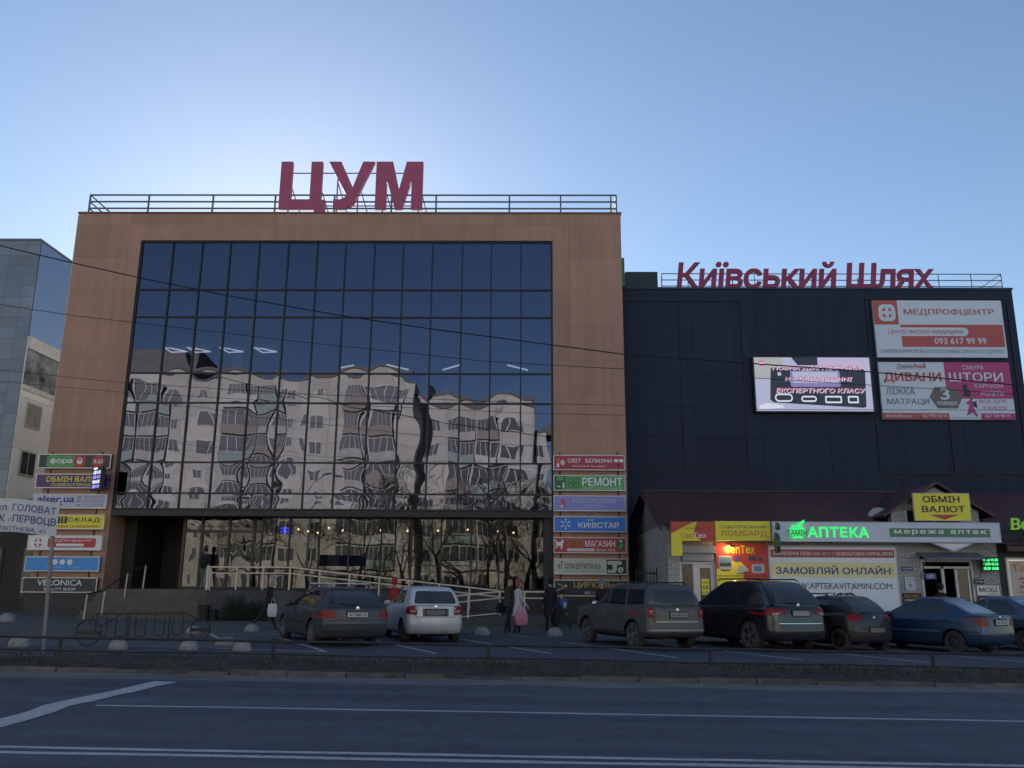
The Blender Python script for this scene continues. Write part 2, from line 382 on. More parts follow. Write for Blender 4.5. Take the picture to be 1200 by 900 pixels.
sheet('car_park', -120, 120, 17.45, 45, 0.0, LOT)
sheet('pavement', -120, 120, 29.0, 45, 0.004, PAVE)
sheet('entrance_pavement', -60, -6.9, 20.9, 29.0, 0.004, PAVE)
sheet('near_pavement', -220, 220, -4.5, 3.0, 0.0, PAVE)

def worn_paint():
    m = mat('worn_paint', (.42, .42, .42), .8)
    n = m.node_tree; p = n.nodes['Principled BSDF']
    tc = n.nodes.new('ShaderNodeTexCoord'); t = n.nodes.new('ShaderNodeTexNoise'); t.inputs['Scale'].default_value = 14; t.inputs['Detail'].default_value = 8; t.inputs['Roughness'].default_value = .8
    n.links.new(tc.outputs['Object'], t.inputs[0])
    r = n.nodes.new('ShaderNodeMapRange'); r.inputs[1].default_value = .30; r.inputs[2].default_value = .52; n.links.new(t.outputs['Fac'], r.inputs[0])
    x = n.nodes.new('ShaderNodeMix'); x.data_type = 'RGBA'; x.inputs[6].default_value = (.16, .16, .17, 1); x.inputs[7].default_value = (.50, .50, .52, 1); n.links.new(r.outputs[0], x.inputs['Factor']); n.links.new(x.outputs[2], p.inputs['Base Color'])
    return m
PAINT = worn_paint()
def stripe(m, pts, w, dz=.004):
    """A painted line of width w along a polyline."""
    n = len(pts); vs = []
    for i in range(n):
        a, b = Vector(pts[max(0, i - 1)]), Vector(pts[min(n - 1, i + 1)]); t = (b - a).normalized(); q = Vector((-t.y, t.x)) * w * .5 * rnd.uniform(.88, 1.12)
        for s in (1, -1):
            P = Vector(pts[i]) + q * s; vs.append((P.x, P.y, gz(P.x) + dz))
    m.raw(vs, [(2 * i, 2 * i + 1, 2 * i + 3, 2 * i + 2) for i in range(n - 1)])
def fine(x0, y0, x1, y1, n=30, j=.012):
    return [(x0 + (x1 - x0) * i / n, y0 + (y1 - y0) * i / n + rnd.uniform(-j, j)) for i in range(n + 1)]
pm = MB()
stripe(pm, fine(-90, 8.72, 90, 8.72, 240), .11); stripe(pm, fine(-90, 8.47, 90, 8.47, 240), .12)
stripe(pm, fine(-5.45, 11.55, 90, 11.75, 130, .015), .10)
stripe(pm, [(-5.80, 9.0), (-5.78, 10.2), (-5.80, 10.9), (-5.90, 11.45), (-5.84, 11.9), (-5.78, 12.6), (-5.78, 12.61), (-5.72, 12.9), (-5.70, 13.5), (-5.62, 14.2)], .36, .008)
for k in range(8): stripe(pm, fine(-60 + k * 8 - 5, 11.6, -60 + k * 8 - 1, 11.6, 6), .10) if k < 6 else None
tag(pm.build('road_markings', PAINT), kind='structure')
pm = MB()
for x0, y0 in ((-5.75, 23.0), (-3.18, 22.95), (-.55, 23.5), (2.33, 22.95), (5.15, 22.9), (8.0, 22.6), (10.8, 22.6), (13.6, 22.6), (16.4, 22.6)):
    d = Vector((-.455, .89))
    a = Vector((x0, y0)) - d * 2.7; b = Vector((x0, y0)) + d * 2.6
    pts = [(a.x + (b.x - a.x) * i / 12, a.y + (b.y - a.y) * i / 12) for i in range(13)]
    stripe(pm, pts, .11, .008)
stripe(pm, fine(.28, 27.3, -.4, 28.6, 6), .10, .008)
stripe(pm, fine(-2.5, 18.15, 0.05, 18.22, 10), .09, .008)
stripe(pm, fine(-9.3, 26.42, -6.9, 26.55, 10), .10, .012); stripe(pm, fine(-9.27, 26.3, -8.1, 24.0, 10), .14, .012)
stripe(pm, fine(-7.2, 20.9, -4.5, 20.4, 12), .09, .016); stripe(pm, fine(-16, 18.5, -9, 18.4, 16), .07, .008)
tag(pm.build('parking_markings', PAINT), kind='structure')

KERB = mat('kerb_concrete', (.105, .10, .098), .95, var=.6, scale=2.5, bump=.5, bscale=30)
m = MB(); x = -70.0
while x < 70:
    l = 1.0; h = .07 + rnd.uniform(-.03, .02); y = 15.33 + rnd.uniform(-.03, .03)
    m.raw([(x + .01, y, gz(x) - .05), (x + l - .01, y, gz(x + l) - .05), (x + l - .01, y + .15, gz(x + l) - .05), (x + .01, y + .15, gz(x) - .05),
           (x + .01, y + .02, gz(x) + h), (x + l - .01, y + .02, gz(x + l) + h), (x + l - .01, y + .15, gz(x + l) + h), (x + .01, y + .15, gz(x) + h)],
          [(0, 3, 2, 1), (4, 5, 6, 7), (0, 1, 5, 4), (1, 2, 6, 5), (2, 3, 7, 6), (3, 0, 4, 7)]); x += l
tag(m.build('kerb', KERB), kind='structure')
m = MB(); x = -70.0
while x < 70:
    l = 1.0; h = .07 + rnd.uniform(-.02, .02); y = 17.42 + rnd.uniform(-.02, .02)
    m.box(x + .01, x + l - .01, y, y + .10, gz(x) - .05, gz(x) + h); x += l
tag(m.build('car_park_kerb', KERB), kind='structure')
# verge: a low bank of bare soil with dead grass and leaf litter
m = MB(); nx, ny = 560, 14; vs = []
for j in range(ny + 1):
    for i in range(nx + 1):
        x = -70 + 140 * i / nx; t = j / ny; y = 15.46 + 2.0 * t
        z = .07 + .10 * math.sin(math.pi * min(1, t * 1.15)) * (.8 + .3 * math.sin(x * .7) + .2 * math.sin(x * 2.3 + 1)) + rnd.uniform(-.025, .03)
        if j == 0: y, z = 15.42, -.03
        vs.append((x, y, gz(x) + z))
m.raw(vs, [(j * (nx + 1) + i, j * (nx + 1) + i + 1, (j + 1) * (nx + 1) + i + 1, (j + 1) * (nx + 1) + i) for j in range(ny) for i in range(nx)])
tag(m.build('verge', mat('verge_soil', (.045, .040, .036), .97, var=.5, scale=2.2, bump=.7, bscale=30), smooth=True), kind='structure')
m = MB()
for k in range(15000):
    x = rnd.uniform(-22, 22); y = 15.5 + 1.85 * rnd.random() ** .8; z = gz(x) + .08 + .07 * math.sin(math.pi * (y - 15.46) / 2)
    dens = .5 + .5 * math.sin(x * .9 + math.sin(x * .37) * 3) * math.sin(y * 3 + x * .5)
    if rnd.random() > dens + .25: continue
    mi = rnd.choice((0, 0, 1, 1, 2))
    if mi < 2:
        h = rnd.uniform(.04, .16); a = rnd.uniform(0, 6.28); w = .008; dx, dy = math.cos(a), math.sin(a); l = rnd.uniform(.1, .8) * h
        m.raw([(x - dy * w, y + dx * w, z), (x + dy * w, y - dx * w, z), (x + dx * l, y + dy * l, z + h)], [(0, 1, 2)], mi)
    else:
        a = rnd.uniform(0, 6.28); s = rnd.uniform(.02, .05); dx, dy = math.cos(a) * s, math.sin(a) * s; t = rnd.uniform(.0, .03)
        m.raw([(x - dx, y - dy, z + .02), (x + dy * .6, y - dx * .6, z + .02 + t), (x + dx, y + dy, z + .03), (x - dy * .6, y + dx * .6, z + .02)], [(0, 1, 2, 3)], mi)
tag(m.build('grass', [mat('dry_grass', (.10, .085, .045), .9), mat('dull_grass', (.045, .05, .024), .9), mat('dead_leaf', (.09, .055, .03), .9)]),
    'sparse dead grass and leaf litter on the roadside verge', 'grass', kind='stuff')

# ------------------------------------------------------------------ the glazed department store
CLAD = grid_mat('terracotta_cladding', (.405, .222, .156), (.31, .17, .122), 3.4, 1.62, .012, .62, .08, 'XYZ', 0.0, .3, .4, vscale=.35, streak=.14)
DARK = mat('dark_frame', (.018, .02, .024), .45, .3)
STONE = mat('dark_granite', (.032, .031, .032), .55, var=.3, scale=5)
store = thing('department_store', 'terracotta clad department store with a large mirrored glass front facing the road', 'building', (-8.1, 37, 0))
YW = 37.0
m = MB()
m.box(-20.8, -17.74, YW, 68, -.3, 18.35); m.box(1.36, 4.52, YW, 68, -.6, 18.35)
m.box(-17.74, 1.36, YW, 68, 17.03, 18.35); m.box(-17.74, 1.36, 67.5, 68, 0, 17.03)
m.build('wall', CLAD, store)
m = MB(); m.box(-20.86, -20.802, YW + .05, 67.9, -.3, 18.3); m.build('bounce_slab', mat('bounce_slab_pale', (.55, .54, .52), .9, var=.15), store)  # pale slab added on the unseen flank to bounce neutral light onto the tower
m = MB()      # parapet coping
m.box(-20.84, 4.56, YW - .04, YW + .5, 18.352, 18.44)
m.build('parapet_coping', mat('coping_metal', (.16, .085, .06), .5, .2), store)
FLOORM = mat('floor_slab', (.10, .10, .105), .8, var=.2)
m = MB()
for z0, z1 in ((4.42, 4.95), (8.6, 9.0), (12.7, 13.05)): m.box(-17.72, 1.34, YW + .35, 58, z0, z1)
m.box(-17.72, 1.34, 58.0, 58.2, 1.3, 17.02)
m.build('floor_slab', FLOORM, store)
m = MB()
for x in (-14.2, -8.9, -3.6):
    m.box(x - .25, x + .25, 41, 41.5, 1.3, 4.41); m.box(x - .25, x + .25, 41, 41.5, 4.96, 8.59); m.box(x - .25, x + .25, 41, 41.5, 9.01, 12.69); m.box(x - .25, x + .25, 41, 41.5, 13.06, 17.02)
m.build('column', mat('white_column', (.5, .5, .5), .7), store)
# curtain wall
GX = [-17.68, -16.24, -14.88, -13.57, -12.22, -10.87, -9.52, -8.21, -6.87, -5.53, -4.18, -2.80, -1.46, -.09, 1.30]
GZ = [4.66, 5.34, 6.69, 9.35, 10.71, 13.34, 14.65, 16.98]
YG = YW + .12
m = MB()
for x in GX: m.box(x - .033, x + .033, YG - .07, YG + .10, GZ[0] - .06, GZ[-1] + .045)
for z in GZ:
    for a, b in zip(GX[:-1], GX[1:]): m.box(a + .033, b - .033, YG - .055, YG + .09, z - .035, z + .035)
m.box(GX[0] - .058, GX[0] - .034, YG - .1, YG + .1, GZ[0], GZ[-1] + .04); m.box(GX[-1] + .034, GX[-1] + .058, YG - .1, YG + .1, GZ[0], GZ[-1] + .04)
cw = m.build('curtain_wall', DARK, store)
GLASS = coated_glass('mirror_glass', (.115, .125, .175), (.30, .33, .42), .76)
def pane_mesh(x0, x1, z0, z1, y, amp, tiltamp=.004, n=10, lam=.0016):
    w, h = x1 - x0, z1 - z0; a = rnd.uniform(-.35, 1.0) * amp * (1.0 if h > 1 else .6)
    tx, tz = rnd.uniform(-1, 1) * tiltamp, rnd.uniform(-1, 1) * tiltamp
    ph = [rnd.uniform(0, 6.28) for _ in range(4)]; ku, kv = rnd.uniform(2, 5), rnd.uniform(3, 7)
    m_ = MB(); vs = []
    for j in range(n + 1):
        for i in range(n + 1):
            u, v = i / n, j / n
            d = a * (math.sin(math.pi * u) * math.sin(math.pi * v)) + tx * (u - .5) + tz * (v - .5)
            d += lam * math.sin(ku * u * 1.6 + ph[0] + v * 2) * math.sin(kv * v + ph[1]) + lam * .25 * math.sin(7 * u + ph[2]) * math.sin(6 * v + ph[3])
            vs.append((x0 + w * u, y - d, z0 + h * v))
    m_.raw(vs, [(j * (n + 1) + i, j * (n + 1) + i + 1, (j + 1) * (n + 1) + i + 1, (j + 1) * (n + 1) + i) for j in range(n) for i in range(n)])
    return m_
for a, b in zip(GX[:-1], GX[1:]):
    for c, d in zip(GZ[:-1], GZ[1:]):
        pane_mesh(a + .03, b - .03, c + .03, d - .03, YG, .0064, .0050, lam=.0007).build('pane', GLASS, cw, smooth=True, angle=180)
# soffit beam, ground floor glazing
m = MB(); m.box(-17.73, 1.35, YW + .02, YW + .34, 4.36, 4.60)
m.build('soffit_beam', DARK, store)
m = MB()
gx = [-11.30, -10.10, -8.80, -7.50, -6.10, -4.80, -3.50, -2.20, -1.00, .95]
YL = 37.62
for x in gx: m.box(x - .035, x + .035, YL - .05, YL + .06, 1.30, 4.40)
for a, b in zip(gx[:-1], gx[1:]):
    m.box(a + .035, b - .035, YL - .04, YL + .05, 1.30, 1.36); m.box(a + .035, b - .035, YL - .04, YL + .05, 4.3, 4.36)
    if -4.9 < a < -2.3: m.box(a + .035, b - .035, YL - .03, YL + .05, 2.32, 2.36); m.box(a + .035, b - .035, YL - .03, YL + .05, 3.60, 3.64)
sw = m.build('shop_window', DARK, store)
GLASS2 = coated_glass('shop_glass', (.088, .094, .100), (.55, .55, .55), .66)
for a, b in zip(gx[:-1], gx[1:]): pane_mesh(a + .03, b - .03, 1.35, 4.32, YL, .0030, .0015, lam=.0003).build('pane', GLASS2, sw, smooth=True, angle=180)
m = MB()
m.box(-4.72, -3.55, YL + .12, YL + .15, 1.5, 3.55); m.box(-3.42, -2.25, YL + .12, YL + .15, 1.5, 3.55)
m.build('frosted_screen', mat('frosted_film', (.16, .17, .16), .6, var=.2, scale=6), store)
m = MB(); m.box(.96, 1.355, YW + .36, YL + .1, -.3, 4.40); m.box(-17.73, .95, YL + .2, YL + .4, -.5, 1.28); m.box(1.30, 4.56, YW - .06, YW - .003, -.6, 1.04); m.build('plinth', STONE, store)
# entrance: dark recess with doors
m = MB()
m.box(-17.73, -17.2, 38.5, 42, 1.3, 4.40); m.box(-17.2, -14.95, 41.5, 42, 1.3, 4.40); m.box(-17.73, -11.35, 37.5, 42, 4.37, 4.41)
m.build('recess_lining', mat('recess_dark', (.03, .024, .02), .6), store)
m = MB()
YD = 38.25
dx = [-14.95, -14.15, -12.95, -11.85, -11.4]
for x in dx: m.box(x - .06, x + .06, YD - .06, YD + .08, 1.30, 4.36)
for a, b in zip(dx[:-1], dx[1:]): m.box(a + .06, b - .06, YD - .05, YD + .07, 3.72, 3.84); m.box(a + .06, b - .06, YD - .05, YD + .07, 1.3, 1.4)
ed = m.build('entrance_door', mat('door_frame_dark', (.035, .03, .028), .45, .3), store)
for a, b in zip(dx[:-1], dx[1:]):
    pane_mesh(a + .05, b - .05, 1.38, 3.74, YD, .006).build('pane', GLASS2, ed, smooth=True, angle=180)
    pane_mesh(a + .05, b - .05, 3.83, 4.33, YD, .003).build('pane', GLASS2, ed, smooth=True, angle=180)
m = MB(); m.tube([(-13.1, YD - .1, 2.1), (-13.1, YD - .1, 2.7)], .02); m.tube([(-12.8, YD - .1, 2.1), (-12.8, YD - .1, 2.7)], .02)
m.build('handle', mat('steel', (.5, .5, .5), .3, .9), ed)
# interior lamps that show through the glass
LEDW = emit('lamp_white', (.9, .95, 1.0), 3.0)
m = MB()
for x in (-18.3, -16.6, -15.0, -13.35):
    p = [(x - .15 + .35, 40, 12.75), (x + 1.35, 40.2, 12.55), (x + .85, 39.6, 12.35)]
    if x < -17.7: p = [(q[0] + .55, q[1], q[2]) for q in p]
    for a, b in ((0, 1), (1, 2), (2, 0)): m.tube([p[a], p[b]], .035, 6)
tl = m
for a, b in (((-8.8, 40, 11.71), (-8.15, 40, 11.84)), ((-6.57, 40, 11.87), (-5.5, 40, 11.62)), ((-3.85, 40, 11.62), (-3.0, 40, 11.88)), ((-.75, 40, 11.87), (.25, 40, 11.62))): m.tube([a, b], .04, 6)
lamps = m.build('ceiling_lamp', LEDW, store)
m = MB()
for k, (x, z) in enumerate([(-10.3, 3.98), (-9.9, 3.9), (-9.5, 3.85), (-8.9, 4.05), (-8.3, 3.95), (-8.0, 3.82), (-6.5, 3.95), (-5.3, 3.95), (-3.9, 3.97), (-2.5, 4.0), (-1.1, 3.95), (-.4, 3.9)]): m.ball((x, 39.8 + .2 * (k % 3), z), .05, .05, .05, 10, 6)
m.build('spot_lamp', emit('lamp_warm', (1.0, .72, .38), 4.5), store)
m = MB(); m.box(-10.75, -10.35, 38.4, 38.45, 3.9, 3.97); m.box(-10.75, -10.35, 38.4, 38.45, 3.76, 3.83); m.box(-10.62, -10.5, 38.46, 38.48, 3.7, 4.0)
m.build('blue_neon', emit('neon_blue', (.05, .08, 1.0), 2.5), store)
m = MB()
for x, h in ((-17.4, .75), (-16.0, .6), (-14.2, .85), (-13.0, .9), (-12.5, .4)):
    m.raw([(x - .45, 39.6, 13.1), (x + .45, 39.6, 13.1), (x + .4, 40.3, 13.1), (x - .4, 40.3, 13.1), (x + .05, 39.95, 13.1 + h * 1.3)], [(0, 1, 4), (1, 2, 4), (2, 3, 4), (3, 0, 4), (0, 3, 2, 1)])
m.build('display_pyramid', mat('white_card', (.75, .75, .75), .8), store)
m = MB()
for x, w, h, mi in ((-9.3, 1.0, 1.0, 0), (-7.6, .9, .8, 1), (-6.9, .5, .6, 2), (-1.6, 1.1, 1.2, 2), (-.5, .8, 1.35, 2), (.5, .4, .9, 0)):
    m.box(x - w / 2, x + w / 2, 38.3, 38.8, 1.31, 1.31 + h, mi)
m.build('display_stand', [mat('stand_white', (.5, .45, .38), .7), mat('stand_red', (.3, .04, .04), .7), mat('stand_yellow', (.5, .33, .05), .7)], store, bevel=.04)

# entrance steps, terrace and ramp
CONC = mat('dark_concrete', (.075, .073, .072), .85, var=.3, scale=1.5, bump=.4, bscale=30)
TILE = grid_mat('step_tile', (.10, .095, .09), (.05, .05, .05), .3, .3, .01, .7, .12, 'XY', 0)
st = thing('entrance_steps', 'wide dark stone steps rising to the glass doors of the department store', 'steps', (-15.2, 35, 0))
m = MB()
for i in range(7):
    z0 = .10 + .17 * i; m.box(-17.7, -12.72, 35.0 + .29 * i, 37.4, z0 - (.4 if i == 0 else 0), z0 + .169)
m.build('tread', mat('step_stone', (.11, .098, .085), .7, var=.3, scale=3), st)
m = MB(); m.box(-17.7, -11.35, 37.4, 41.5, 0, 1.29); m.build('landing', TILE, st)
rp = thing('access_ramp', 'dark concrete access ramp along the glass front with a switchback at its right end', 'ramp', (-6, 35.2, 0))
m = MB()
def wedge(m, x0, z0, x1, z1, y0, y1, zb=-.3):
    m.raw([(x0, y0, zb), (x1, y0, zb), (x1, y1, zb), (x0, y1, zb), (x0, y0, z0), (x1, y0, z1), (x1, y1, z1), (x0, y1, z0)],
          [(0, 3, 2, 1), (4, 5, 6, 7), (0, 1, 5, 4), (1, 2, 6, 5), (2, 3, 7, 6), (3, 0, 4, 7)])
wedge(m, -12.7, 1.29, -9.4, 1.29, 35.3, 37.55); wedge(m, -9.4, 1.29, -.85, .42, 35.3, 37.0); wedge(m, -9.4, 1.29, -.85, 1.27, 37.02, 37.55)
wedge(m, -.85, .42, 1.1, .42, 33.9, 37.0); wedge(m, -4.6, .03, -.85, .42, 33.9, 35.25)
m.build('slab', CONC, rp)
RAILM = mat('cream_paint', (.62, .52, .40), .5, var=.1, scale=4)
POSTS = set()
def railing(m, pts, h, step=1.2, mid=.24, r=.028, pr=.03, lowmid=None):
    """Handrail over a polyline of floor points, with posts and a lower rail."""
    top = [(x, y, z + h) for x, y, z in pts]; m.tube(top, r, 6, square=True); m.tube([(x, y, z + h - mid) for x, y, z in pts], r * .8, 6, square=True)
    if lowmid: m.tube([(x, y, z + lowmid) for x, y, z in pts], r * .8, 6, square=True)
    for (a, b) in zip(pts[:-1], pts[1:]):
        A, B = Vector(a), Vector(b); n = max(1, round((B - A).length / step))
        for i in range(n + 1):
            p = A.lerp(B, i / n); key = (round(p.x, 1), round(p.y, 1))
            if key in POSTS: continue
            POSTS.add(key); m.tube([p, p + Vector((0, 0, h - .02))], pr, 6, square=True)
m = MB(); railing(m, [(-12.62, 35.38, 1.29), (-9.4, 35.38, 1.29), (-.9, 35.38, .42)], .90)
m.tube([(-12.72, 35.38, 1.29), (-12.72, 35.38, 2.24)], .055, square=True)
railing(m, [(-.85, 33.98, .42), (1.05, 33.98, .42)], .88); railing(m, [(-.85, 33.98, .42), (-4.5, 33.98, .04)], .88)
m.tube([(-4.5, 33.96, .12), (-.85, 33.96, .5)], .02, square=True)
railing(m, [(1.05, 33.98, .42), (1.05, 36.9, .42)], .88)
m.build('handrail', RAILM, rp)
o = thing('stair_handrail', 'dark handrail on slim cream posts climbing the left side of the entrance steps', 'handrail', (-16.9, 34.2, .1)); m = MB()
hp = [(-16.95, 34.1, .12), (-16.75, 35.1, .25), (-16.45, 36.3, .95), (-16.15, 37.3, 1.3)]
m.tube([(x, y, z + .98) for x, y, z in hp], .03, 8); m.build('rail', mat('rail_brown', (.035, .028, .024), .5), o)
for p in hp:
    m = MB(); m.tube([p, (p[0] + .04, p[1], p[2] + .96)], .033, 8); m.build('post', RAILM, o)

# roof railing of the store
GREYM = mat('grey_galvanised', (.13, .145, .18), .8, .0)
rr = thing('roof_railing', 'three bar steel railing along the roof edge of the terracotta store', 'railing', (-8, 37.2, 18.44))
m = MB()
zs = (18.74, 19.08, 19.42); xs = [-20.5, -17.7, -14.65, -11.7, -8.9, -6.2, -4.1, -.65, 1.75, 4.1, 4.36]
for z in zs: m.tube([(-20.5, 41.5, z), (-20.5, 37.25, z), (4.36, 37.25, z), (4.36, 41.5, z)], .042, 6)
m.build('rail', GREYM, rr)
for x in xs + [0]:
    m = MB()
    if x == 0: m.tube([(-20.5, 40.5, 18.36), (-20.5, 40.5, 19.42)], .032, 6)
    else: m.tube([(x, 37.25, 18.445), (x, 37.25, 19.42)], .045, 6)
    m.build('post', GREYM, rr)

# roof letters of the store
RED = mat('sign_red', (.40, .075, .14), .45, var=.08)
fxz = lambda y0: (lambda a, b, d: (a, d, b))
big = thing('roof_letters', 'huge dark red three letter sign standing on the roof of the terracotta store', 'sign', (-8.2, 37.3, 18.4))
def letter(pts_list, y0=37.18, y1=37.42):
    m = MB()
    for pts in pts_list: m.prism(pts, fxz(0), y0, y1)
    return m.build('letter', RED, big)
z0, z1 = 18.72, 21.12
letter([[(-11.52, z1), (-10.98, z1), (-10.98, z0 + .46), (-10.08, z0 + .46), (-10.08, z1), (-9.55, z1), (-9.55, z0 + .44), (-9.34, z0 + .44), (-9.34, z0 - .34), (-9.84, z0 - .34), (-9.84, z0), (-11.52, z0)]])
letter([[(-9.25, z1), (-8.66, z1), (-8.06, z0 + 1.08), (-7.62, z1), (-7.06, z1), (-7.86, z0 + .55), (-8.0, z0 + .26), (-8.2, z0 + .07), (-8.5, z0), (-8.95, z0), (-8.95, z0 + .46), (-8.62, z0 + .46), (-8.42, z0 + .56), (-8.36, z0 + .72)]])
letter([[(-6.98, z0), (-6.98, z1), (-6.2, z1), (-5.87, z0 + .95), (-5.54, z1), (-4.76, z1), (-4.76, z0), (-5.28, z0), (-5.28, z0 + 1.5), (-5.7, z0), (-6.04, z0), (-6.46, z0 + 1.5), (-6.46, z0)]])
m = MB()
m.tube([(-11.4, 37.75, 20.8), (-4.9, 37.75, 20.8)], .03, 6); m.tube([(-11.4, 37.75, 19.1), (-4.9, 37.75, 19.1)], .03, 6)
for x in (-11.2, -9.8, -8.9, -7.9, -6.7, -5.0): m.tube([(x, 37.7, 18.36), (x, 37.7, 20.85)], .035, 6); m.tube([(x, 37.75, 20.3), (x + .5, 39.4, 18.36)], .03, 6)
m.build('support_frame', GREYM, big)

# ------------------------------------------------------------------ dark clad retail block on the right
NAVY = grid_mat('dark_cladding', (.017, .025, .050), (.007, .009, .015), 3.15, 8.4, .016, .6, .09, 'XZ', 0, .3, .25, vscale=.25, streak=.22)
hall = thing('dark_retail_block', 'tall windowless retail block clad in dark blue grey panels right of the terracotta store', 'building', (14.5, 40, 0))
m = MB(); m.box(4.56, 23.9, 40, 70, -.5, 15.74); m.build('wall', NAVY, hall)
m = MB(); m.box(4.6, 23.94, 39.95, 40.3, 15.742, 15.84); m.box(5.1, 6.7, 40.35, 44, 15.8, 16.78); m.build('parapet', mat('parapet_dark', (.03, .035, .042), .5, .3), hall)
m = MB()
def frame_xz(m, x0, x1, z0, z1, y, t, d):
    m.box(x0, x1, y - d, y, z1 - t, z1); m.box(x0, x1, y - d, y, z0, z0 + t); m.box(x0, x0 + t, y - d, y, z0 + t, z1 - t); m.box(x1 - t, x1, y - d, y, z0 + t, z1 - t)
TRIM = mat('trim_dark', (.012, .014, .018), .5, .3)
frame_xz(m, 4.62, 10.65, 6.75, 15.17, 39.998, .06, .05); m.box(7.6, 7.66, 39.95, 39.998, 6.79, 15.13); m.build('cladding_trim', TRIM, hall); m = MB()
frame_xz(m, 16.7, 23.6, 6.7, 15.3, 39.998, .06, .05); m.box(20.15, 20.21, 39.95, 39.998, 6.74, 9.1); m.build('cladding_trim', TRIM, hall)
m = MB()
m.tube([(6.9, 40.4, 16.05), (23.7, 40.4, 16.05)], .025, 6); m.tube([(6.9, 40.4, 16.37), (23.7, 40.4, 16.37)], .025, 6); m.tube([(6.9, 40.4, 16.70), (23.7, 40.4, 16.70), (23.7, 44, 16.70)], .025, 6)
m.tube([(23.7, 40.4, 16.37), (23.7, 44, 16.37)], .025, 6); m.tube([(23.7, 40.4, 16.7), (22.3, 43, 15.75)], .02, 6)
rr2 = thing('roof_railing', 'thin three bar railing on the roof edge of the dark retail block', 'railing', (15, 40.4, 15.84)); m.build('rail', GREYM, rr2)
for x in (6.9, 8.9, 11.5, 13.2, 15.4, 18.4, 20.6, 22.2, 23.7):
    m = MB(); m.tube([(x, 40.4, 15.845), (x, 40.4, 16.7)], .028, 6); m.build('post', GREYM, rr2)
sg = thing('roof_letters', 'dark red two word cyrillic letters on the roof of the dark retail block', 'sign', (14, 40.2, 15.8))
PRED = mat('sign_plum', (.34, .07, .13), .7, spec=.1); SIDE_DIM = mat('sign_side', (.07, .03, .045), .95, spec=0.0)  # letter sides coloured darker to hold down the sunlight on them
def word(s, x0, x1, z0, z1, y):
    vs, fs, _ = text_geo(s, .022, .12, .055, .93)
    m = MB(); m.raw([(x0 + a * (x1 - x0), y + c * 1.6, z0 + b * (z1 - z0)) for a, b, c in vs], fs)
    o = m.build('lettering', [PRED, SIDE_DIM], sg)
    for p in o.data.polygons:
        if abs(p.normal.y) < .5: p.material_index = 1
word('Київський', 7.6, 15.55, 15.86, 17.28, 40.2); word('Шлях', 15.95, 20.35, 15.9, 17.22, 40.2)
m = MB()
for x in (8.2, 10.4, 12.6, 14.8, 16.6, 18.6): m.tube([(x, 40.38, 15.845), (x, 40.38, 16.5)], .03, 6)
m.build('support_frame', GREYM, sg)

# ------------------------------------------------------------------ grey tower at the far left
TW = grid_mat('grey_tile_cladding', (.20, .215, .25), (.12, .13, .15), .95, .62, .016, .18, .16, 'XZ', 0, .15, .6, vscale=.4)
REFL_CREAM = grid_mat('reflected_cream', (.76, .71, .65), (.45, .41, .37), 3.0, 2.9, .015, .9, .1, 'YZ', 0, .2, .3, vscale=.7)
tw = thing('grey_tower', 'grey tile clad tower block at the far left edge with a cream reflection modelled below', 'building', (-40, 46, 0))
m = MB(); m.box(-62, -27.9, 46, 92, -.5, 20.75); m.build('wall', TW, tw)
m = MB(); m.box(-62.05, -27.85, 45.95, 92, 20.752, 20.86); m.build('parapet', GREYM, tw)
m = MB(); m.box(-27.898, -27.84, 46.05, 91, -.5, 15.0); m.build('reflected_facade', REFL_CREAM, tw)  # cream facade reflected in the side glass, modelled as a solid wall
m = MB(); m.box(-27.839, -27.80, 46.1, 91, 12.3, 14.3); m.build('reflected_band', mat('reflected_band_tone', (.20, .20, .20), .9, var=.95, scale=.9), tw)  # dark band of the reflected facade, put in as patchy colour
m = MB(); m.box(-27.839, -27.70, 46.05, 91, 14.32, 15.02); m.box(-27.839, -27.78, 46.1, 91, 12.0, 12.28); m.build('reflected_cornice', mat('reflected_cornice_pale', (.6, .56, .5), .9, var=.2), tw)  # ledges of the reflected facade, modelled solid
UPG = coated_glass('tower_glass', (.31, .30, .33), (.1, .1, .12), .85, .04)
m = MB(); m.box(-27.898, -27.86, 46.1, 91, 15.1, 20.7); m.build('glazing', UPG, tw)
for k in range(4):  # windows of the reflected facade, modelled in place
    for zf in (1.5, 4.4, 7.3, 10.0):
        y = 46.8 + k * 2.6; f = MB(); frame = f
        f.box(-27.838, -27.79, y, y + 1.5, zf, zf + 1.4); w_ = f.build('window', mat('reflected_window_frame', (.4, .38, .34), .7), tw)
        g = MB(); g.box(-27.789, -27.775, y + .1, y + .7, zf + .1, zf + 1.3); g.box(-27.789, -27.775, y + .8, y + 1.4, zf + .1, zf + 1.3); g.build('pane', mat('window_dark', (.02, .022, .026), .12), w_)
# one-storey dark shop front below the tower
lowb = thing('low_shopfront', 'low dark shopfront building left of the store below the grey tower', 'building', (-30, 44, 0))
m = MB(); m.box(-60, -21.2, 41.5, 45.8, -.5, 5.2); m.build('wall', mat('brown_dark_wall', (.05, .042, .038), .8, var=.3, scale=.8), lowb)
m = MB(); m.box(-60, -21.1, 41.2, 45.7, 5.21, 5.45); m.build('roof', mat('roof_dark', (.035, .033, .033), .8), lowb)
for x in (-23.9, -27.4, -30.9):
    m = MB(); m.box(x, x + 2.6, 41.45, 41.498, .7, 3.2); w_ = m.build('window', DARK, lowb)
    m = MB(); m.box(x + .1, x + 2.5, 41.43, 41.449, .8, 3.1); m.build('pane', mat('window_dark', (.02, .022, .026), .12), w_)
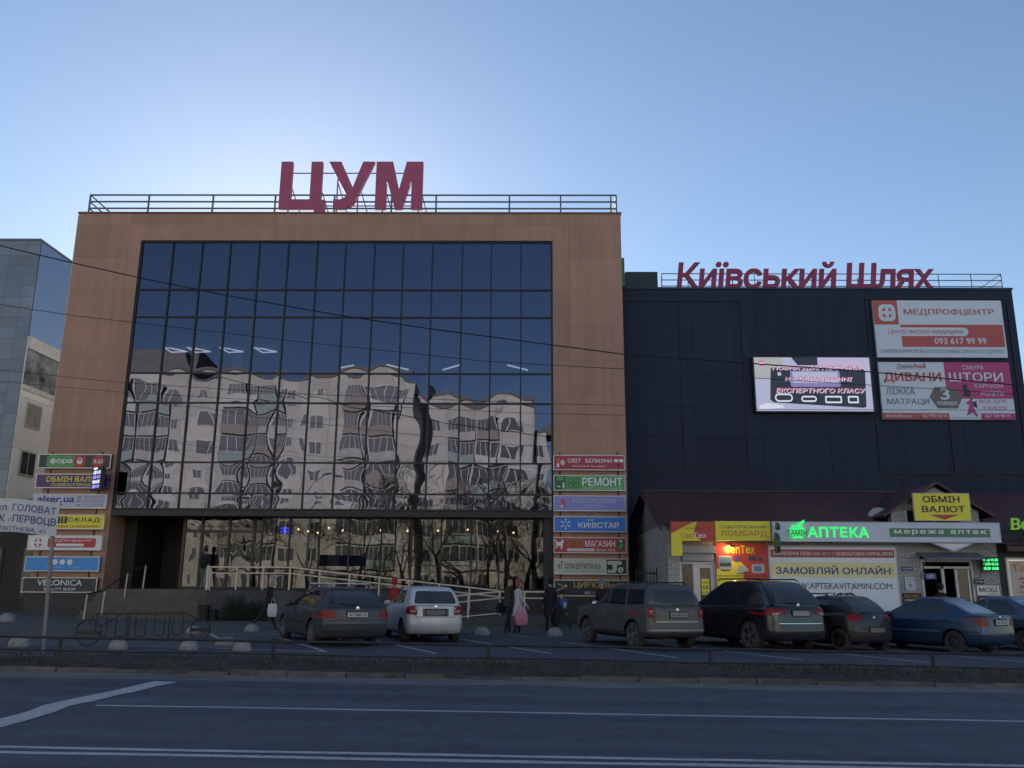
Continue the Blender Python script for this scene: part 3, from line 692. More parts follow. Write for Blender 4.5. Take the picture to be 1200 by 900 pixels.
# ------------------------------------------------------------------ housing behind the camera: the store's glass reflects it
PANELB = grid_mat('apartment_panel', (.52, .485, .41), (.34, .315, .27), 3.2, 2.75, .05, .9, .12, 'XZ', 0, .2, .3, vscale=.5)
WINF = mat('white_frame', (.6, .6, .58), .6); WINA = mat('apartment_frame', (.6, .59, .56), .7); WIND = mat('apartment_pane', (.016, .018, .022), .45, var=.8, scale=.6)
BALC = [mat('balcony_cream', (.46, .43, .38), .85, var=.2), mat('balcony_white', (.55, .54, .5), .8), mat('balcony_green', (.30, .36, .32), .8), mat('balcony_brown', (.30, .26, .22), .8)]
def apartment(x0, x1, y, h, floors, label, step=3.2, seed=1):
    r = random.Random(seed); b = thing('apartment_block', label, 'building', ((x0 + x1) / 2, y, 0)); fh = (h - 1.2) / floors
    m = MB(); m.box(x0, x1, y - 12, y, -1, h); m.build('wall', PANELB, b)
    m = MB(); m.box(x0 - .1, x1 + .1, y - 12, y + .15, h + .002, h + .35); (m.box(x0 + 1, x0 + 24.5, y - 9, y - .6, h + .36, h + 2.9) if h > 24 else m.box(x0 + 2, x0 + 4.5, y - 9, y - 4, h + .36, h + 1.6)); m.build('roof', mat('roof_grey', (.16, .15, .14), .9, var=.2), b)
    wm = MB(); wm.box(0, 1.5, 0, .06, 0, 1.5, 0); wm.box(.08, .70, .06, .075, .08, 1.42, 1); wm.box(.8, 1.42, .06, .075, .08, 1.42, 1)
    wo = wm.build('window', [WINA, WIND], b); wo.data['n'] = 1
    bms = []
    for q in BALC:
        bm_ = MB(); bm_.box(0, 2.9, 0, .5, 0, 1.05, 0); bm_.box(0, 2.9, .02, .47, 2.55, 2.68, 0)
        for i in range(5): bm_.box(i * .7, i * .7 + .07, .41, .46, 1.05, 2.55, 1)
        for i in range(4): bm_.box(i * .7 + .07, i * .7 + .7, .38, .40, 1.06, 2.54, 2)
        bms.append(bm_.build('balcony', [q, WINA, WIND], b))
    first = {}
    n = int((x1 - x0) / step); nw = 0
    for f in range(floors):
        for i in range(n):
            x = x0 + (i + .15) * step; z = .9 + f * fh
            if i % 4 in (1, 2) and f > 0:
                k = r.choice((0, 0, 0, 1, 1, 2, 3)); src = bms[k]; zz = z - .9
            else: src = wo; zz = z
            o = src if src.name not in first else src.copy()
            if src.name in first: C.objects.link(o)
            first[src.name] = 1; o.parent = b; o.location = (x - ORG[b.name].x, 0, zz)
    for q in [wo] + bms:
        if q.name not in first: bpy.data.objects.remove(q)
    for o in b.children:
        if o.name.startswith(('window', 'balcony')):
            o.data.update()
    return b
def local_fix():
    for o in list(C.objects):
        if o.name.startswith(('window', 'balcony')) and o.parent and o.parent.name.startswith('apartment_block') and not o.data.get('fixed'):
            off = ORG[o.parent.name]; me = o.data; me['fixed'] = 1
            for v in me.vertices: v.co.x += off.x; v.co.y += off.y; v.co.z += off.z
apartment(-62, -12.0, -18, 24.2, 8, 'long cream panel apartment block behind the viewer', seed=3)
apartment(-12.0, 1.2, -20.5, 21.4, 7, 'shorter cream apartment block with a narrow end behind the viewer', seed=5)
apartment(1.2, 3.6, -23, 18.6, 6, 'narrow stair tower of cream panels behind the viewer', 1.9, seed=8)
apartment(18, 60, -30, 17.0, 5, 'low cream apartment block set far back behind the viewer', seed=9)
local_fix()

BARK = mat('bark', (.03, .025, .021), .95, var=.3, scale=4)
def bare_tree(x, y, h, label, seed):
    r = random.Random(seed); t = thing('bare_tree', label, 'tree', (x, y, gz(x)), 0, 'bare street trees behind the viewer'); tr = MB(); cr = MB()
    def grow(p, d, l, rad, depth, mb):
        pts = [p]; rs = [rad]; q = p.copy(); dd = d.copy()
        for i in range(4):
            dd = (dd + Vector((r.uniform(-.16, .16), r.uniform(-.16, .16), .05))).normalized(); q = q + dd * l / 4; pts.append(q.copy()); rs.append(rad * (1 - .13 * (i + 1)))
        mb.tube(pts, [max(q_, .014) for q_ in rs], 6 if depth < 2 else 3)
        if depth >= 6: return
        for k in range(3 if depth < 5 else 2):
            a = r.uniform(0, 6.28); s = r.uniform(.35, .75); u = dd.orthogonal().normalized(); u.rotate(Quaternion(dd, a))
            grow(pts[-1] if k else pts[3], (dd * (1 - s * .5) + u * s).normalized(), l * r.uniform(.62, .82), rs[-1] * .72, depth + 1, cr)
    grow(Vector((x, y, gz(x) - .2)), Vector((0, 0, 1)), h * .3, h * .018 + .12, 0, tr)
    tr.build('trunk', BARK, t, smooth=True); cr.build('crown', BARK, t)
for k, (x, y, h) in enumerate([(-25, -5, 11), (-19.8, -6, 9), (-15.0, -4.6, 13), (-10.6, -5.5, 10), (-7.6, -5.0, 14), (-5.2, -6.2, 10), (-3.2, -4.6, 12), (-1.4, -5.6, 13), (.4, -4.8, 11), (1.9, -6.0, 13), (3.6, -5, 12), (7.5, -5, 12)]):
    bare_tree(x, y, h, 'bare leafless tree on the near pavement behind the viewer', 40 + k)
lp = thing('street_lamp', 'tall single arm street lamp on the near pavement', 'street lamp', (-19.2, -3, gz(-19.2)))
m = MB(); m.tube([(-19.2, -3, 0), (-19.2, -3, 9.6)], [.16, .09], 10); m.tube([(-19.2, -3, 9.5), (-18.6, -2.6, 10.4), (-17.4, -2.0, 11.0)], .05, 8); m.build('pole', GREYM, lp)
m = MB(); m.ball((-17.0, -1.8, 11.05), .5, .18, .10); m.build('lamp_head', GREYM, lp, smooth=True)
# ------------------------------------------------------------------ sign colours
def flat(name, c, rough=.45): return mat(name, c, rough)
WH = flat('print_white', (.80, .80, .82)); BK = flat('print_black', (.015, .015, .017)); CRIM = flat('print_crimson', (.42, .035, .07)); GRN = flat('print_green', (.10, .34, .10))
DGRN = flat('print_dark_green', (.03, .12, .05)); LAV = flat('print_lavender', (.27, .27, .62)); BLU = flat('print_blue', (.04, .20, .62)); CRM = flat('print_cream', (.55, .58, .48))
GOLD = flat('print_gold', (.55, .42, .12)); YEL = flat('print_yellow', (.82, .72, .05)); PUR = flat('print_purple', (.10, .045, .17)); REDP = flat('print_red', (.52, .05, .04))
SKY_ = flat('print_sky_blue', (.06, .30, .72)); NVY = flat('print_navy', (.02, .05, .22)); LGT = flat('print_pale_lavender', (.52, .54, .68)); GRYP = flat('print_grey', (.28, .28, .30))
CHAR = flat('print_charcoal', (.035, .04, .042)); PNK = flat('print_magenta', (.55, .04, .22)); ORG_ = flat('print_orange', (.62, .25, .04)); SALM = flat('print_salmon', (.60, .09, .08)); TAUPE = flat('print_taupe', (.16, .12, .11))
ALU = mat('aluminium_edge', (.45, .46, .48), .4, .6)
RX0, RW, RH = 1.34, 3.08, .66
def rsign(z0, face, label, edge=ALU): return Board('tenant_sign', label, 'sign', RX0, 36.97, z0, RW, RH, face, .16, edge, group='tenant signs on the right pier')
b = rsign(6.38, CRIM, 'crimson sign reading СВІТ БІЛИЗНИ, topmost of the right hand sign stack')
b.text('СВІТ', .20, .385, .50, .76, WH, .012).text('БІЛИЗНИ', .45, .82, .50, .76, WH, .012).text('білизна та одяг', .27, .74, .20, .34, WH)
b.disc(.88, .64, .07, WH, sx=1.4).disc(.95, .64, .07, WH, sx=1.4).poly([(.89, .42), (.94, .42), (.915, .2)], BK)
b.disc(.07, .62, .13, SALM, sx=.7).disc(.13, .5, .12, CRM, sx=.8).rect(.05, .08, .2, .45, WH).done()
b = rsign(5.50, GRN, 'green sign reading РЕМОНТ with a clover outline and a minus one floor mark')
b.rect(.0, .17, 0, 1, DGRN, 1).rrect(.04, .15, .66, .9, GRN, 2, .5).text('-1', .05, .15, .14, .52, WH, .02)
for u, v in ((.24, .62), (.32, .62), (.24, .36), (.32, .36)): b.ring(u, v, .12, .025, DGRN, 1)
b.text('РЕМОНТ', .40, .96, .30, .86, WH, .02).text('ремонт одягу та взуття', .41, .95, .10, .21, WH).done()
b = rsign(4.63, LAV, 'lavender sign with thin pale lettering and a pink bird, third in the right hand stack')
b.text('ВИТВИЖСОВНИ', .26, .86, .52, .80, LGT, -.004).text('ЛЮДЯМ', .42, .70, .16, .42, LGT, -.004).disc(.13, .62, .10, SALM).poly([(.10, .2), (.16, .2), (.17, .55), (.12, .5)], SALM, 2).disc(.115, .3, .08, LGT, 3).done()
b = rsign(3.75, BLU, 'bright blue sign reading КИЇВСТАР with a white six ray star')
for k in range(6):
    a = math.pi / 2 + k * math.pi / 3; c_, s_ = math.cos(a), math.sin(a); q = .020
    def P(r, t): return (.165 + (c_ * r - s_ * t) / RW, .50 + (s_ * r + c_ * t) / RH)
    b.poly([P(.06, -q * .6), P(.06, q * .6), P(.23, q * 1.3), P(.23, -q * 1.3)], WH)
b.text('КИIВСТАР', .34, .90, .26, .62, WH, .014).disc(.485, .76, .045, YEL).disc(.535, .76, .045, YEL).done()
b = rsign(2.87, REDP, 'red pet shop sign reading ЗОО МАГАЗИН with a white cat and a green parrot')
b.poly([(.03, .3), (.05, .3), (.055, .45), (.09, .45), (.095, .25), (.115, .25), (.125, .6), (.14, .72), (.12, .88), (.10, .72), (.05, .68), (.035, .85), (.02, .8), (.035, .6)], WH)
b.text('ЗОО', .18, .41, .42, .88, GRN, .03).text('ЗОО', .185, .405, .45, .85, REDP, -.006, k=4).text('МАГАЗИН', .43, .84, .40, .80, WH, .014).rrect(.18, .56, .13, .30, WH, 1, .5).text('товари для тварин', .21, .53, .17, .26, REDP).text('Велика Лапа', .58, .84, .12, .30, WH, 0, .25)
b.poly([(.87, .2), (.95, .15), (.98, .5), (.96, .85), (.90, .9), (.86, .6)], DGRN).poly([(.88, .3), (.93, .28), (.95, .6), (.90, .62)], GRN, 2).disc(.92, .76, .05, WH, 3).done()
b = rsign(1.99, CRM, 'cream sign reading ГолкаНитка with a dark sewing machine picture at its right')
b.text('«ГолкаНитка»', .05, .64, .34, .82, BK, -.004).text('швейні та вишивальні товари', .18, .70, .16, .28, GRYP)
b.rect(.72, .995, .06, .94, BK).rrect(.73, .93, .62, .86, CRM, 2, .5).rect(.80, .86, .3, .62, CRM, 2).rrect(.73, .85, .12, .30, CRM, 2, .3).disc(.91, .3, .12, CRM, 2).disc(.91, .3, .03, BK, 3).done()
b = rsign(1.11, BK, 'black sign with gold lettering ЦИРЮЛЬНЯ, lowest of the right hand sign stack', ALU)
b.text('ЦИРЮЛЬНЯ', .27, .95, .46, .88, GOLD, .006).rrect(.41, .50, .12, .30, GRYP, 1, .5).text('барбершоп', .52, .70, .14, .28, GOLD)
b.poly([(.04, .75), (.13, .55), (.14, .6), (.05, .8)], GRYP).poly([(.04, .3), (.14, .5), (.13, .55), (.03, .35)], GRYP).disc(.16, .62, .06, GOLD).done()
m = MB()
lp_ = thing('sign_bracket', 'slim dark upright bracket bars holding the right hand sign stack', 'bracket', (1.4, 36.97, 1.1))
m.box(1.6, 1.66, 36.975, 36.998, 1.0, 7.2); m.box(4.1, 4.16, 36.975, 36.998, 1.0, 7.2); m.build('bar', DARK, lp_)

LX0, LW = -21.06, 3.17
def lsign(z0, face, label, edge=ALU, h=.62): return Board('tenant_sign', label, 'sign', LX0, 36.97, z0, LW, h, face, .16, edge, group='tenant signs on the left pier')
b = lsign(6.36, CHAR, 'dark sign with a green фора panel and red hours, topmost of the left hand stack')
b.rrect(.11, .52, .10, .90, GRN, 1, .25).text('фора', .16, .47, .28, .72, WH, .03).rrect(.49, .65, .10, .90, REDP, 2, .25).poly([(.53, .55), (.61, .55), (.60, .3), (.54, .3)], WH, 3).ring(.57, .58, .10, .03, WH, 3).rrect(.74, .91, .10, .90, REDP, 1, .45).text('8-23', .765, .885, .36, .64, WH, .02).done()
b = lsign(5.50, PUR, 'purple sign reading ОБМІН ВАЛЮТ in gold, second of the left hand stack')
b.text('ОБМІН ВАЛЮТ', .14, .92, .44, .82, YEL, .016).text('CURRENCY EXCHANGE', .22, .90, .14, .34, YEL, .01).done()
b = lsign(4.63, LGT, 'pale lavender sign reading alser.ua with a list of blinds and curtains')
b.text('alser.ua', .05, .56, .42, .90, NVY, .022, .15).text('жалюзі та карнизи', .06, .40, .14, .26, GRYP).poly([(.37, .38), (.41, .30), (.40, .2), (.35, .32)], REDP)
for k, s_ in enumerate(('ЖАЛЮЗІ', 'ШТОРИ', 'РОЛЕТИ')):
    v = .70 - .28 * k; b.rect(.60, .65, v, v + .18, GRYP).text(s_, .68, .96, v, v + .18, GRYP, .006)
b.done()
b = lsign(3.75, YEL, 'yellow sign reading СКЛАД with black letter tiles, in the left hand stack')
for u, t in ((.22, 'Т'), (.315, 'О'), (.41, 'І')): b.rect(u, u + .085, .40, .86, BK).text(t, u + .025, u + .06, .48, .78, YEL, .02)
b.text('СКЛАД', .51, .94, .46, .80, BK, .014, space=1.25).text('ГУРТ СУМКИ ТА АКСЕСУАРИ', .20, .93, .12, .28, REDP, .008, .2).done()
b = lsign(2.87, WH, 'white sign with a red band and cross, МЕДПРОФЦЕНТР, in the left hand stack')
b.disc(.14, .5, .18, REDP).rect(.125, .155, .25, .75, WH, 2).rect(.08, .20, .43, .57, WH, 2).rrect(.27, .92, .18, .82, REDP, 1, .2).text('МЕДПРОФЦЕНТР', .31, .86, .55, .72, WH, .01, .1).rect(.39, .76, .27, .44, WH, 2).done()
b = lsign(1.99, SKY_, 'sky blue sign with three white dots in the left hand stack')
for u in (.40, .50, .60): b.disc(u, .62, .115, WH)
b.text('відділення банку та сервісів', .26, .76, .22, .34, LGT).done()
b = lsign(1.12, CHAR, 'black sign reading VERONICA BEAUTY SHOP, lowest of the left hand stack')
b.text('VERONICA', .20, .80, .46, .84, WH, .004).text('BEAUTY SHOP', .30, .72, .14, .32, WH, .004).done()
# bracket wall under the left stack
m = MB(); m.box(-20.95, -17.9, 36.9, 36.998, -.2, 1.1); lw = thing('sign_plinth', 'dark low wall face under the left hand sign stack', 'wall', (-19.4, 36.95, 0)); m.build('panel', STONE, lw)
m = MB(); m.box(-20.6, -20.54, 36.975, 36.998, 1.1, 7.1); m.box(-18.4, -18.34, 36.975, 36.998, 1.1, 7.1); m.build('bar', DARK, lw)
# perpendicular exchange rate display
ex = thing('exchange_rate_display', 'black projecting display with violet exchange rates beside the left sign stack', 'display', (-18.1, 36.3, 5.35)); ORG[ex.name] = Vector((0, 0, 0)); ex.rotation_euler = (0, 0, R(-38))
m = MB(); m.box(-.42, .42, -.08, .08, 0, 1.02); m.build('case', BK, ex, bevel=.01)
m = MB(); m.tube([(0, .08, .5), (0, .5, .5)], .03, 6); m.build('bracket_arm', DARK, ex)
vm = emit('led_violet', (.35, .25, 1.0), 1.6); wm_ = emit('led_white', (.85, .85, 1.0), 1.4)
m = MB()
for k in range(4):
    for u, s_ in ((-.30, 'USD EUR PLN GBP'.split()[k]), (.02, ('41.20', '44.75', '10.35', '51.90')[k])):
        vs, fs, _ = text_geo(s_, .02); z = .70 - .2 * k; m.raw([(u + a * .28, -.085, z + b_ * .14) for a, b_, c in vs], fs, 1 if k % 2 == 0 else 0)
m.raw([(-.3, -.085, .90), (0, -.085, .90), (0, -.085, .98), (-.3, -.085, .98)], [(0, 1, 2, 3)], 1)
m.build('digits', [vm, wm_], ex)
# green box sign on the store's right flank
gs = Board('side_box_sign', 'narrow green box sign high on the right flank of the terracotta store', 'sign', 4.535, 38.0, 14.95, .16, 1.40, mat('box_green', (.03, .18, .10), .5), .6, None); gs.done()

# ------------------------------------------------------------------ billboards on the dark block
bb = Board('led_screen', 'video screen showing a medical device on the dark block wall', 'screen', 10.98, 39.94, 9.55, 5.62, 2.72, BK, .22, mat('screen_bezel', (.02, .02, .022), .5), fr=.05)
E1 = emit('screen_lilac', (.50, .50, .66), 0.43); E2 = emit('screen_dark', (.02, .025, .04), .5); E3 = emit('screen_pink', (.55, .10, .22), 0.40); E4 = emit('screen_white', (.70, .70, .76), 0.52); E5 = emit('screen_violet', (.26, .22, .46), 0.46); E6 = emit('screen_red', (.75, .05, .1), 0.40); E7 = emit('screen_yellow', (.45, .44, .43), 0.46); E8 = emit('screen_magenta', (.58, .47, .66), 0.43)
bb.rect(.012, .988, .02, .98, E1, 1).rect(.012, .25, .60, .98, E7, 2).rect(.55, .988, .75, .95, E8, 2).poly([(.38, .84), (.55, .84), (.55, .98), (.33, .98)], E2, 2)
bb.poly([(.13, .22), (.15, .78), (.17, .80), (.93, .77), (.945, .72), (.93, .10), (.91, .08), (.4, .14), (.16, .17)], E2, 3)
bb.rrect(.31, .73, .45, .74, E5, 4, .1).rect(.33, .71, .52, .72, E1, 5)
bb.poly([(.03, .04), (.25, .08), (.23, .12), (.10, .16), (.04, .12)], E4, 2).disc(.075, .87, .13, E6, 4, 1.1).rect(.055, .095, .86, .89, E4, 5)
for u, w_ in ((.17, .15), (.39, .13), (.59, .14), (.78, .09)):
    bb.rrect(u, u + w_, .16 + .02 * (u < .5), .33 if u < .3 else .29, E4, 4, .45 if u < .5 else .15).rrect(u + .012, u + w_ - .012, .19 + .02 * (u < .5), .30 if u < .3 else .26, E2, 5, .45 if u < .5 else .15)
bb.disc(.22, .68, .09, E4, 4).disc(.22, .68, .05, E5, 5)
for dx, dz, mm, kk in ((.006, -.012, E4, 6), (0, 0, E3, 7)):
    bb.text('ПОВНА ДІАГНОСТИКА', .16 + dx, .90 + dx, .745 + dz, .83 + dz, mm, .016, .2, kk).text('НА ОБЛАДНАННІ', .26 + dx, .83 + dx, .545 + dz, .63 + dz, mm, .016, .2, kk).text('ЕКСПЕРТНОГО КЛАСУ', .18 + dx, .93 + dx, .345 + dz, .43 + dz, mm, .016, .2, kk)
bb.done()
PW = flat('banner_white', (.66, .70, .78), .6); PR = flat('banner_red', (.50, .10, .09), .6); PM = flat('banner_magenta', (.48, .06, .20), .6); PG = flat('banner_grey', (.20, .20, .22), .6)
bb = Board('billboard', 'white and red billboard reading МЕДПРОФЦЕНТР, the upper one on the dark block', 'billboard', 16.98, 39.93, 12.26, 6.2, 2.86, PW, .14, None)
bb.rect(0, .19, .57, 1, PR).rrect(.04, .17, .63, .93, PW, 2, .3).disc(.105, .78, .27, PR, 3).rect(.092, .118, .69, .88, PW, 4).rect(.06, .15, .75, .81, PW, 4)
bb.text('МЕДПРОФЦЕНТР', .235, .935, .73, .85, PR, .012).rect(.20, .99, .18, .57, PR).rrect(.02, .72, .37, .52, PW, 2, .5).rect(.02, .20, .37, .5, PW, 3)
bb.text('Центр якісної медицини', .10, .68, .39, .50, PR, 0, k=4).text('093 617 99 99', .45, .85, .23, .34, PW, .014).text('САМОЛІКУВАННЯ МОЖЕ БУТИ ШКІДЛИВИМ ДЛЯ ВАШОГО ЗДОРОВ’Я', .03, .97, .06, .14, PG, -.004).done()
bb = Board('billboard', 'white and magenta billboard reading ДИВАНИ and ШТОРИ, the lower one on the dark block', 'billboard', 16.98, 39.93, 9.24, 6.2, 2.78, PW, .14, None)
bb.rect(.5, 1, .36, 1, PM).rect(0, .5, 0, .11, PR).rect(.74, 1, 0, .11, PM).text('Диван', .14, .27, .87, .97, PG, .016).text('hall', .275, .36, .89, .98, PR, .02).text('ДИВАНИ', .03, .47, .63, .82, PR, .03).text('ЛІЖКА', .04, .26, .43, .55, PG, .012).text('МАТРАЦИ', .04, .36, .24, .36, PG, .012)
bb.poly([(.365, .39), (.41, .56), (.57, .56), (.615, .38), (.57, .19), (.42, .19)], TAUPE, 2).text('3', .45, .52, .34, .54, PW, .02, k=4).text('поверх', .42, .57, .23, .31, PW, .014, k=4)
bb.text('САКУРА', .64, .80, .87, .95, PW).text('ШТОРИ', .53, .94, .66, .82, PW, .016).text('КАРНИЗИ', .72, .93, .55, .62, PW, -.002).text('РОЛЕТИ', .76, .93, .41, .49, PW, -.002).text('ВСЕ ДЛЯ', .74, .94, .27, .345, PM).text('ТАНЦІВ', .76, .94, .15, .23, PM).text('divanhall.com', .02, .21, .03, .09, PW).text('067 992 44 91', .30, .48, .03, .09, PW).text('067 748 98 25', .77, .96, .03, .09, PW)
bb.poly([(.615, .40), (.68, .40), (.675, .5), (.655, .54), (.662, .60), (.652, .63), (.645, .60), (.63, .62), (.625, .55), (.635, .5)], BK, 3)
bb.poly([(.63, .06), (.68, .12), (.70, .05), (.72, .06), (.69, .2), (.70, .3), (.67, .34), (.63, .28), (.66, .26), (.65, .17)], PM, 3).poly([(.69, .3), (.72, .33), (.715, .28), (.72, .2), (.695, .22)], BK, 3).disc(.68, .35, .05, BK, 4).done()

# ------------------------------------------------------------------ low shop row on the right
BRICK = grid_mat('white_brick', (.42, .41, .40), (.16, .16, .165), .25, .08, .010, .85, .14, 'XYZ', .5, .5, .5, vscale=1.2)
ROOFM = mat('maroon_metal_roof', (.060, .023, .028), .42, .3, var=.25, scale=1.0)
SY = 31.5
shop = thing('shop_row', 'low white brick shop building with a maroon metal roof and a gabled dormer', 'building', (11, 34, 0))
m = MB()
m.box(5.25, 5.66, SY, SY + .4, -.3, 3.75); m.box(5.25, 5.62, SY + .4, 39.6, -.3, 3.75); m.box(7.0, 8.87, SY, SY + .4, -.3, 3.75); m.box(5.66, 7.0, SY, SY + .4, 2.96, 3.75); m.box(8.87, 14.28, SY, SY + .4, -.3, 3.75)
m.box(16.18, 17.05, SY, SY + .4, -.3, 3.75); m.box(14.28, 16.18, SY, SY + .4, 2.75, 3.75); m.box(5.62, 17.05, 39.2, 39.6, -.3, 3.75)
m.build('wall', BRICK, shop)
m = MB(); m.raw([(5.26, SY + .1, 3.75), (5.26, 39.6, 3.75), (5.26, 36.2, 5.28), (5.6, SY + .1, 3.75), (5.6, 39.6, 3.75), (5.6, 36.2, 5.28)], [(0, 1, 2), (3, 5, 4), (0, 3, 4, 1), (1, 4, 5, 2), (2, 5, 3, 0)]); m.build('gable_wall', mat('grey_render', (.16, .155, .15), .9, var=.2), shop)
def metal_roof(x0, x1, ya, za, yb, zb, nm, parent):
    m = MB(); nx = int((x1 - x0) / .045); ny = 24; vs = []
    for j in range(ny + 1):
        for q in (0, 1):
            t = (j + q * .98) / (ny + 1)
            for i in range(nx + 1):
                x = x0 + (x1 - x0) * i / nx
                vs.append((x, ya + (yb - ya) * t, za + (zb - za) * t + .018 * math.sin(2 * math.pi * x / .19) + .022 * (0 if q else 1)))
    rows = 2 * (ny + 1)
    m.raw(vs, [(j * (nx + 1) + i, j * (nx + 1) + i + 1, (j + 1) * (nx + 1) + i + 1, (j + 1) * (nx + 1) + i) for j in range(rows - 1) for i in range(nx)])
    return m.build(nm, ROOFM, parent, smooth=True, angle=60)
metal_roof(5.0, 17.10, SY - .35, 3.66, 36.2, 5.42, 'roof', shop)
m = MB(); m.raw([(5.0, 36.2, 5.40), (17.1, 36.2, 5.40), (17.1, 40, 4.6), (5.0, 40, 4.6)], [(0, 1, 2, 3)]); m.box(5.0, 17.1, 36.05, 36.35, 5.41, 5.47); m.box(4.96, 5.02, SY - .37, SY - .3, 3.5, 3.72)
m.raw([(4.95, SY - .36, 3.52), (5.0, SY - .36, 3.52), (5.0, SY - .36, 3.70), (4.95, SY - .36, 3.70), (4.95, 36.2, 5.30), (5.0, 36.2, 5.30), (5.0, 36.2, 5.46), (4.95, 36.2, 5.46)], [(0, 1, 2, 3), (4, 7, 6, 5), (0, 4, 5, 1), (1, 5, 6, 2), (2, 6, 7, 3), (3, 7, 4, 0)])
m.build('roof_edge', mat('maroon_trim', (.05, .016, .02), .5), shop)
# dormer
dm = MB(); dx0, dx1, dxc = 13.35, 16.5, 15.0
dm.raw([(dx0, 31.45, 3.5), (14.0, 31.45, 3.5), (14.0, 31.45, 4.2), (dx0, 31.45, 4.15)], [(0, 1, 2, 3)])
dm.prism([(dx0, 3.6), (13.85, 3.6), (13.85, 4.28), (15.95, 4.28), (15.95, 3.6), (dx1, 3.6), (dx1, 4.25), (dxc, 5.12), (dx0, 4.25)], fxz(0), 31.40, 31.7)
dm.v = dm.v[4:]; dm.f = [tuple(i - 4 for i in f) for f in dm.f[1:]]; dm.m = dm.m[1:]
dm.build('dormer_wall', BRICK, shop)
m = MB(); m.box(13.86, 15.94, 31.5, 31.6, 3.6, 4.27); m.build('dormer_window', mat('window_dark', (.02, .022, .026), .12), shop)
m = MB(); m.box(13.86, 13.93, 31.42, 31.499, 3.6, 4.27); m.box(15.87, 15.94, 31.42, 31.499, 3.6, 4.27); m.box(14.85, 14.92, 31.42, 31.499, 3.6, 4.27); m.build('dormer_window_frame', mat('white_frame', (.6, .6, .58), .6), shop)
m = MB()
for sx, xe in ((1, 13.0), (-1, 16.95)):
    e = [(xe, 31.15, 4.02), (xe, 36.0, 4.02), (dxc, 36.0, 5.22), (dxc, 31.15, 5.22)]
    m.raw([(x, y, z) for x, y, z in e] + [(x, y, z + .07) for x, y, z in e], [(0, 1, 2, 3), (4, 7, 6, 5), (0, 4, 5, 1), (1, 5, 6, 2), (2, 6, 7, 3), (3, 7, 4, 0)])
m.build('dormer_roof', ROOFM, shop)
# door at the left end with roller shutter
m = MB(); y = SY + .12
for x0, x1, z0, z1 in ((5.67, 5.76, .1, 2.95), (6.90, 6.99, .1, 2.95), (6.16, 6.28, .1, 2.33), (5.77, 6.89, 2.33, 2.42), (6.78, 6.89, .1, 2.32), (6.28, 6.78, .1, .3), (6.28, 6.78, 2.2, 2.32), (6.28, 6.40, .3, 2.2), (5.77, 6.16, .1, .9)): m.box(x0, x1, y, y + .07, z0, z1)
m.build('door', mat('white_pvc', (.6, .6, .6), .4), shop)
m = MB(); m.box(5.77, 6.15, y + .02, y + .04, .9, 2.32); m.box(6.41, 6.77, y + .02, y + .04, .3, 2.19); m.build('door_pane', mat('shop_pane_brown', (.05, .035, .028), .15, var=.6, scale=6), shop)
m = MB(); m.box(5.7, 6.96, SY - .14, SY + .1, 2.72, 2.96)
for i in range(5): m.box(5.77, 6.89, SY - .02 + .003 * (i % 2), SY + .02, 2.44 + .055 * i, 2.49 + .055 * i)
m.build('roller_shutter', mat('shutter_grey', (.30, .31, .33), .5, .2), shop)
nb = Board('door_notice', 'small yellow paper notice on the glass of the white shop door', 'notice', 6.44, y - .005, 1.25, .28, .56, YEL, .01, None); nb.text('ПРАЦЮЄ', .1, .9, .7, .82, BK).text('Є-В', .2, .8, .35, .6, BK, .02).rect(.1, .9, .12, .2, GRYP).done()
# fascia and signs
b = Board('shop_fascia', 'red and yellow fascia reading СепТех at the left end of the shop row', 'sign', 5.30, 31.08, 3.12, 1.56, .68, REDP, .14, None)
b.poly([(0, 0), (.68, 0), (.42, .5), (.6, 1), (.5, .95), (0, .38)], YEL).poly([(.0, .38), (.45, .75), (.60, 1), (.45, .0), (.0, .0)], YEL, 1).text('Сеп', .22, .50, .15, .42, ORG_, .01).text('Тех', .50, .80, .15, .42, WH, .01).text('МАГАЗИН ПОБУТОВОЇ', .06, .94, .78, .92, ORG_).text('ТЕХНІКИ', .32, .66, .58, .70, BK).done()
b = Board('shop_fascia', 'yellow fascia with red lettering ЛОМБАРД on the shop row', 'sign', 6.88, 31.08, 3.14, 1.95, .68, YEL, .14, None)
b.text('ЦЕНТРАЛЬНИЙ', .20, .92, .60, .82, DGRN, .004).text('ЛОМБАРД', .10, .93, .16, .52, ORG_, .01).ring(.14, .70, .06, .02, REDP).done()
ys = Board('hanging_sign', 'small yellow hanging panel under the left end of the red fascia', 'sign', 5.30, 31.06, 2.60, .38, .52, YEL, .14, None); ys.done()
b = Board('wall_banner', 'red and yellow wall banner with pictures of televisions and an iron', 'banner', 6.97, SY - .01, 1.0, 1.84, 2.08, REDP, .04, None)
b.poly([(0, 0), (1, 0), (1, .40), (.55, .36), (.62, .55), (.42, .74), (0, .55)], YEL).rect(.52, 1, .38, .52, REDP, 2).text('СепТех', .18, .76, .82, .96, YEL, .02).disc(.26, .90, .10, ORG_, 2, 1.2)
PICD = flat('picture_dark', (.05, .06, .08)); PICB = flat('picture_blue', (.12, .25, .40)); PICW = flat('picture_white', (.5, .5, .5)); PICV = flat('picture_violet', (.15, .08, .25))
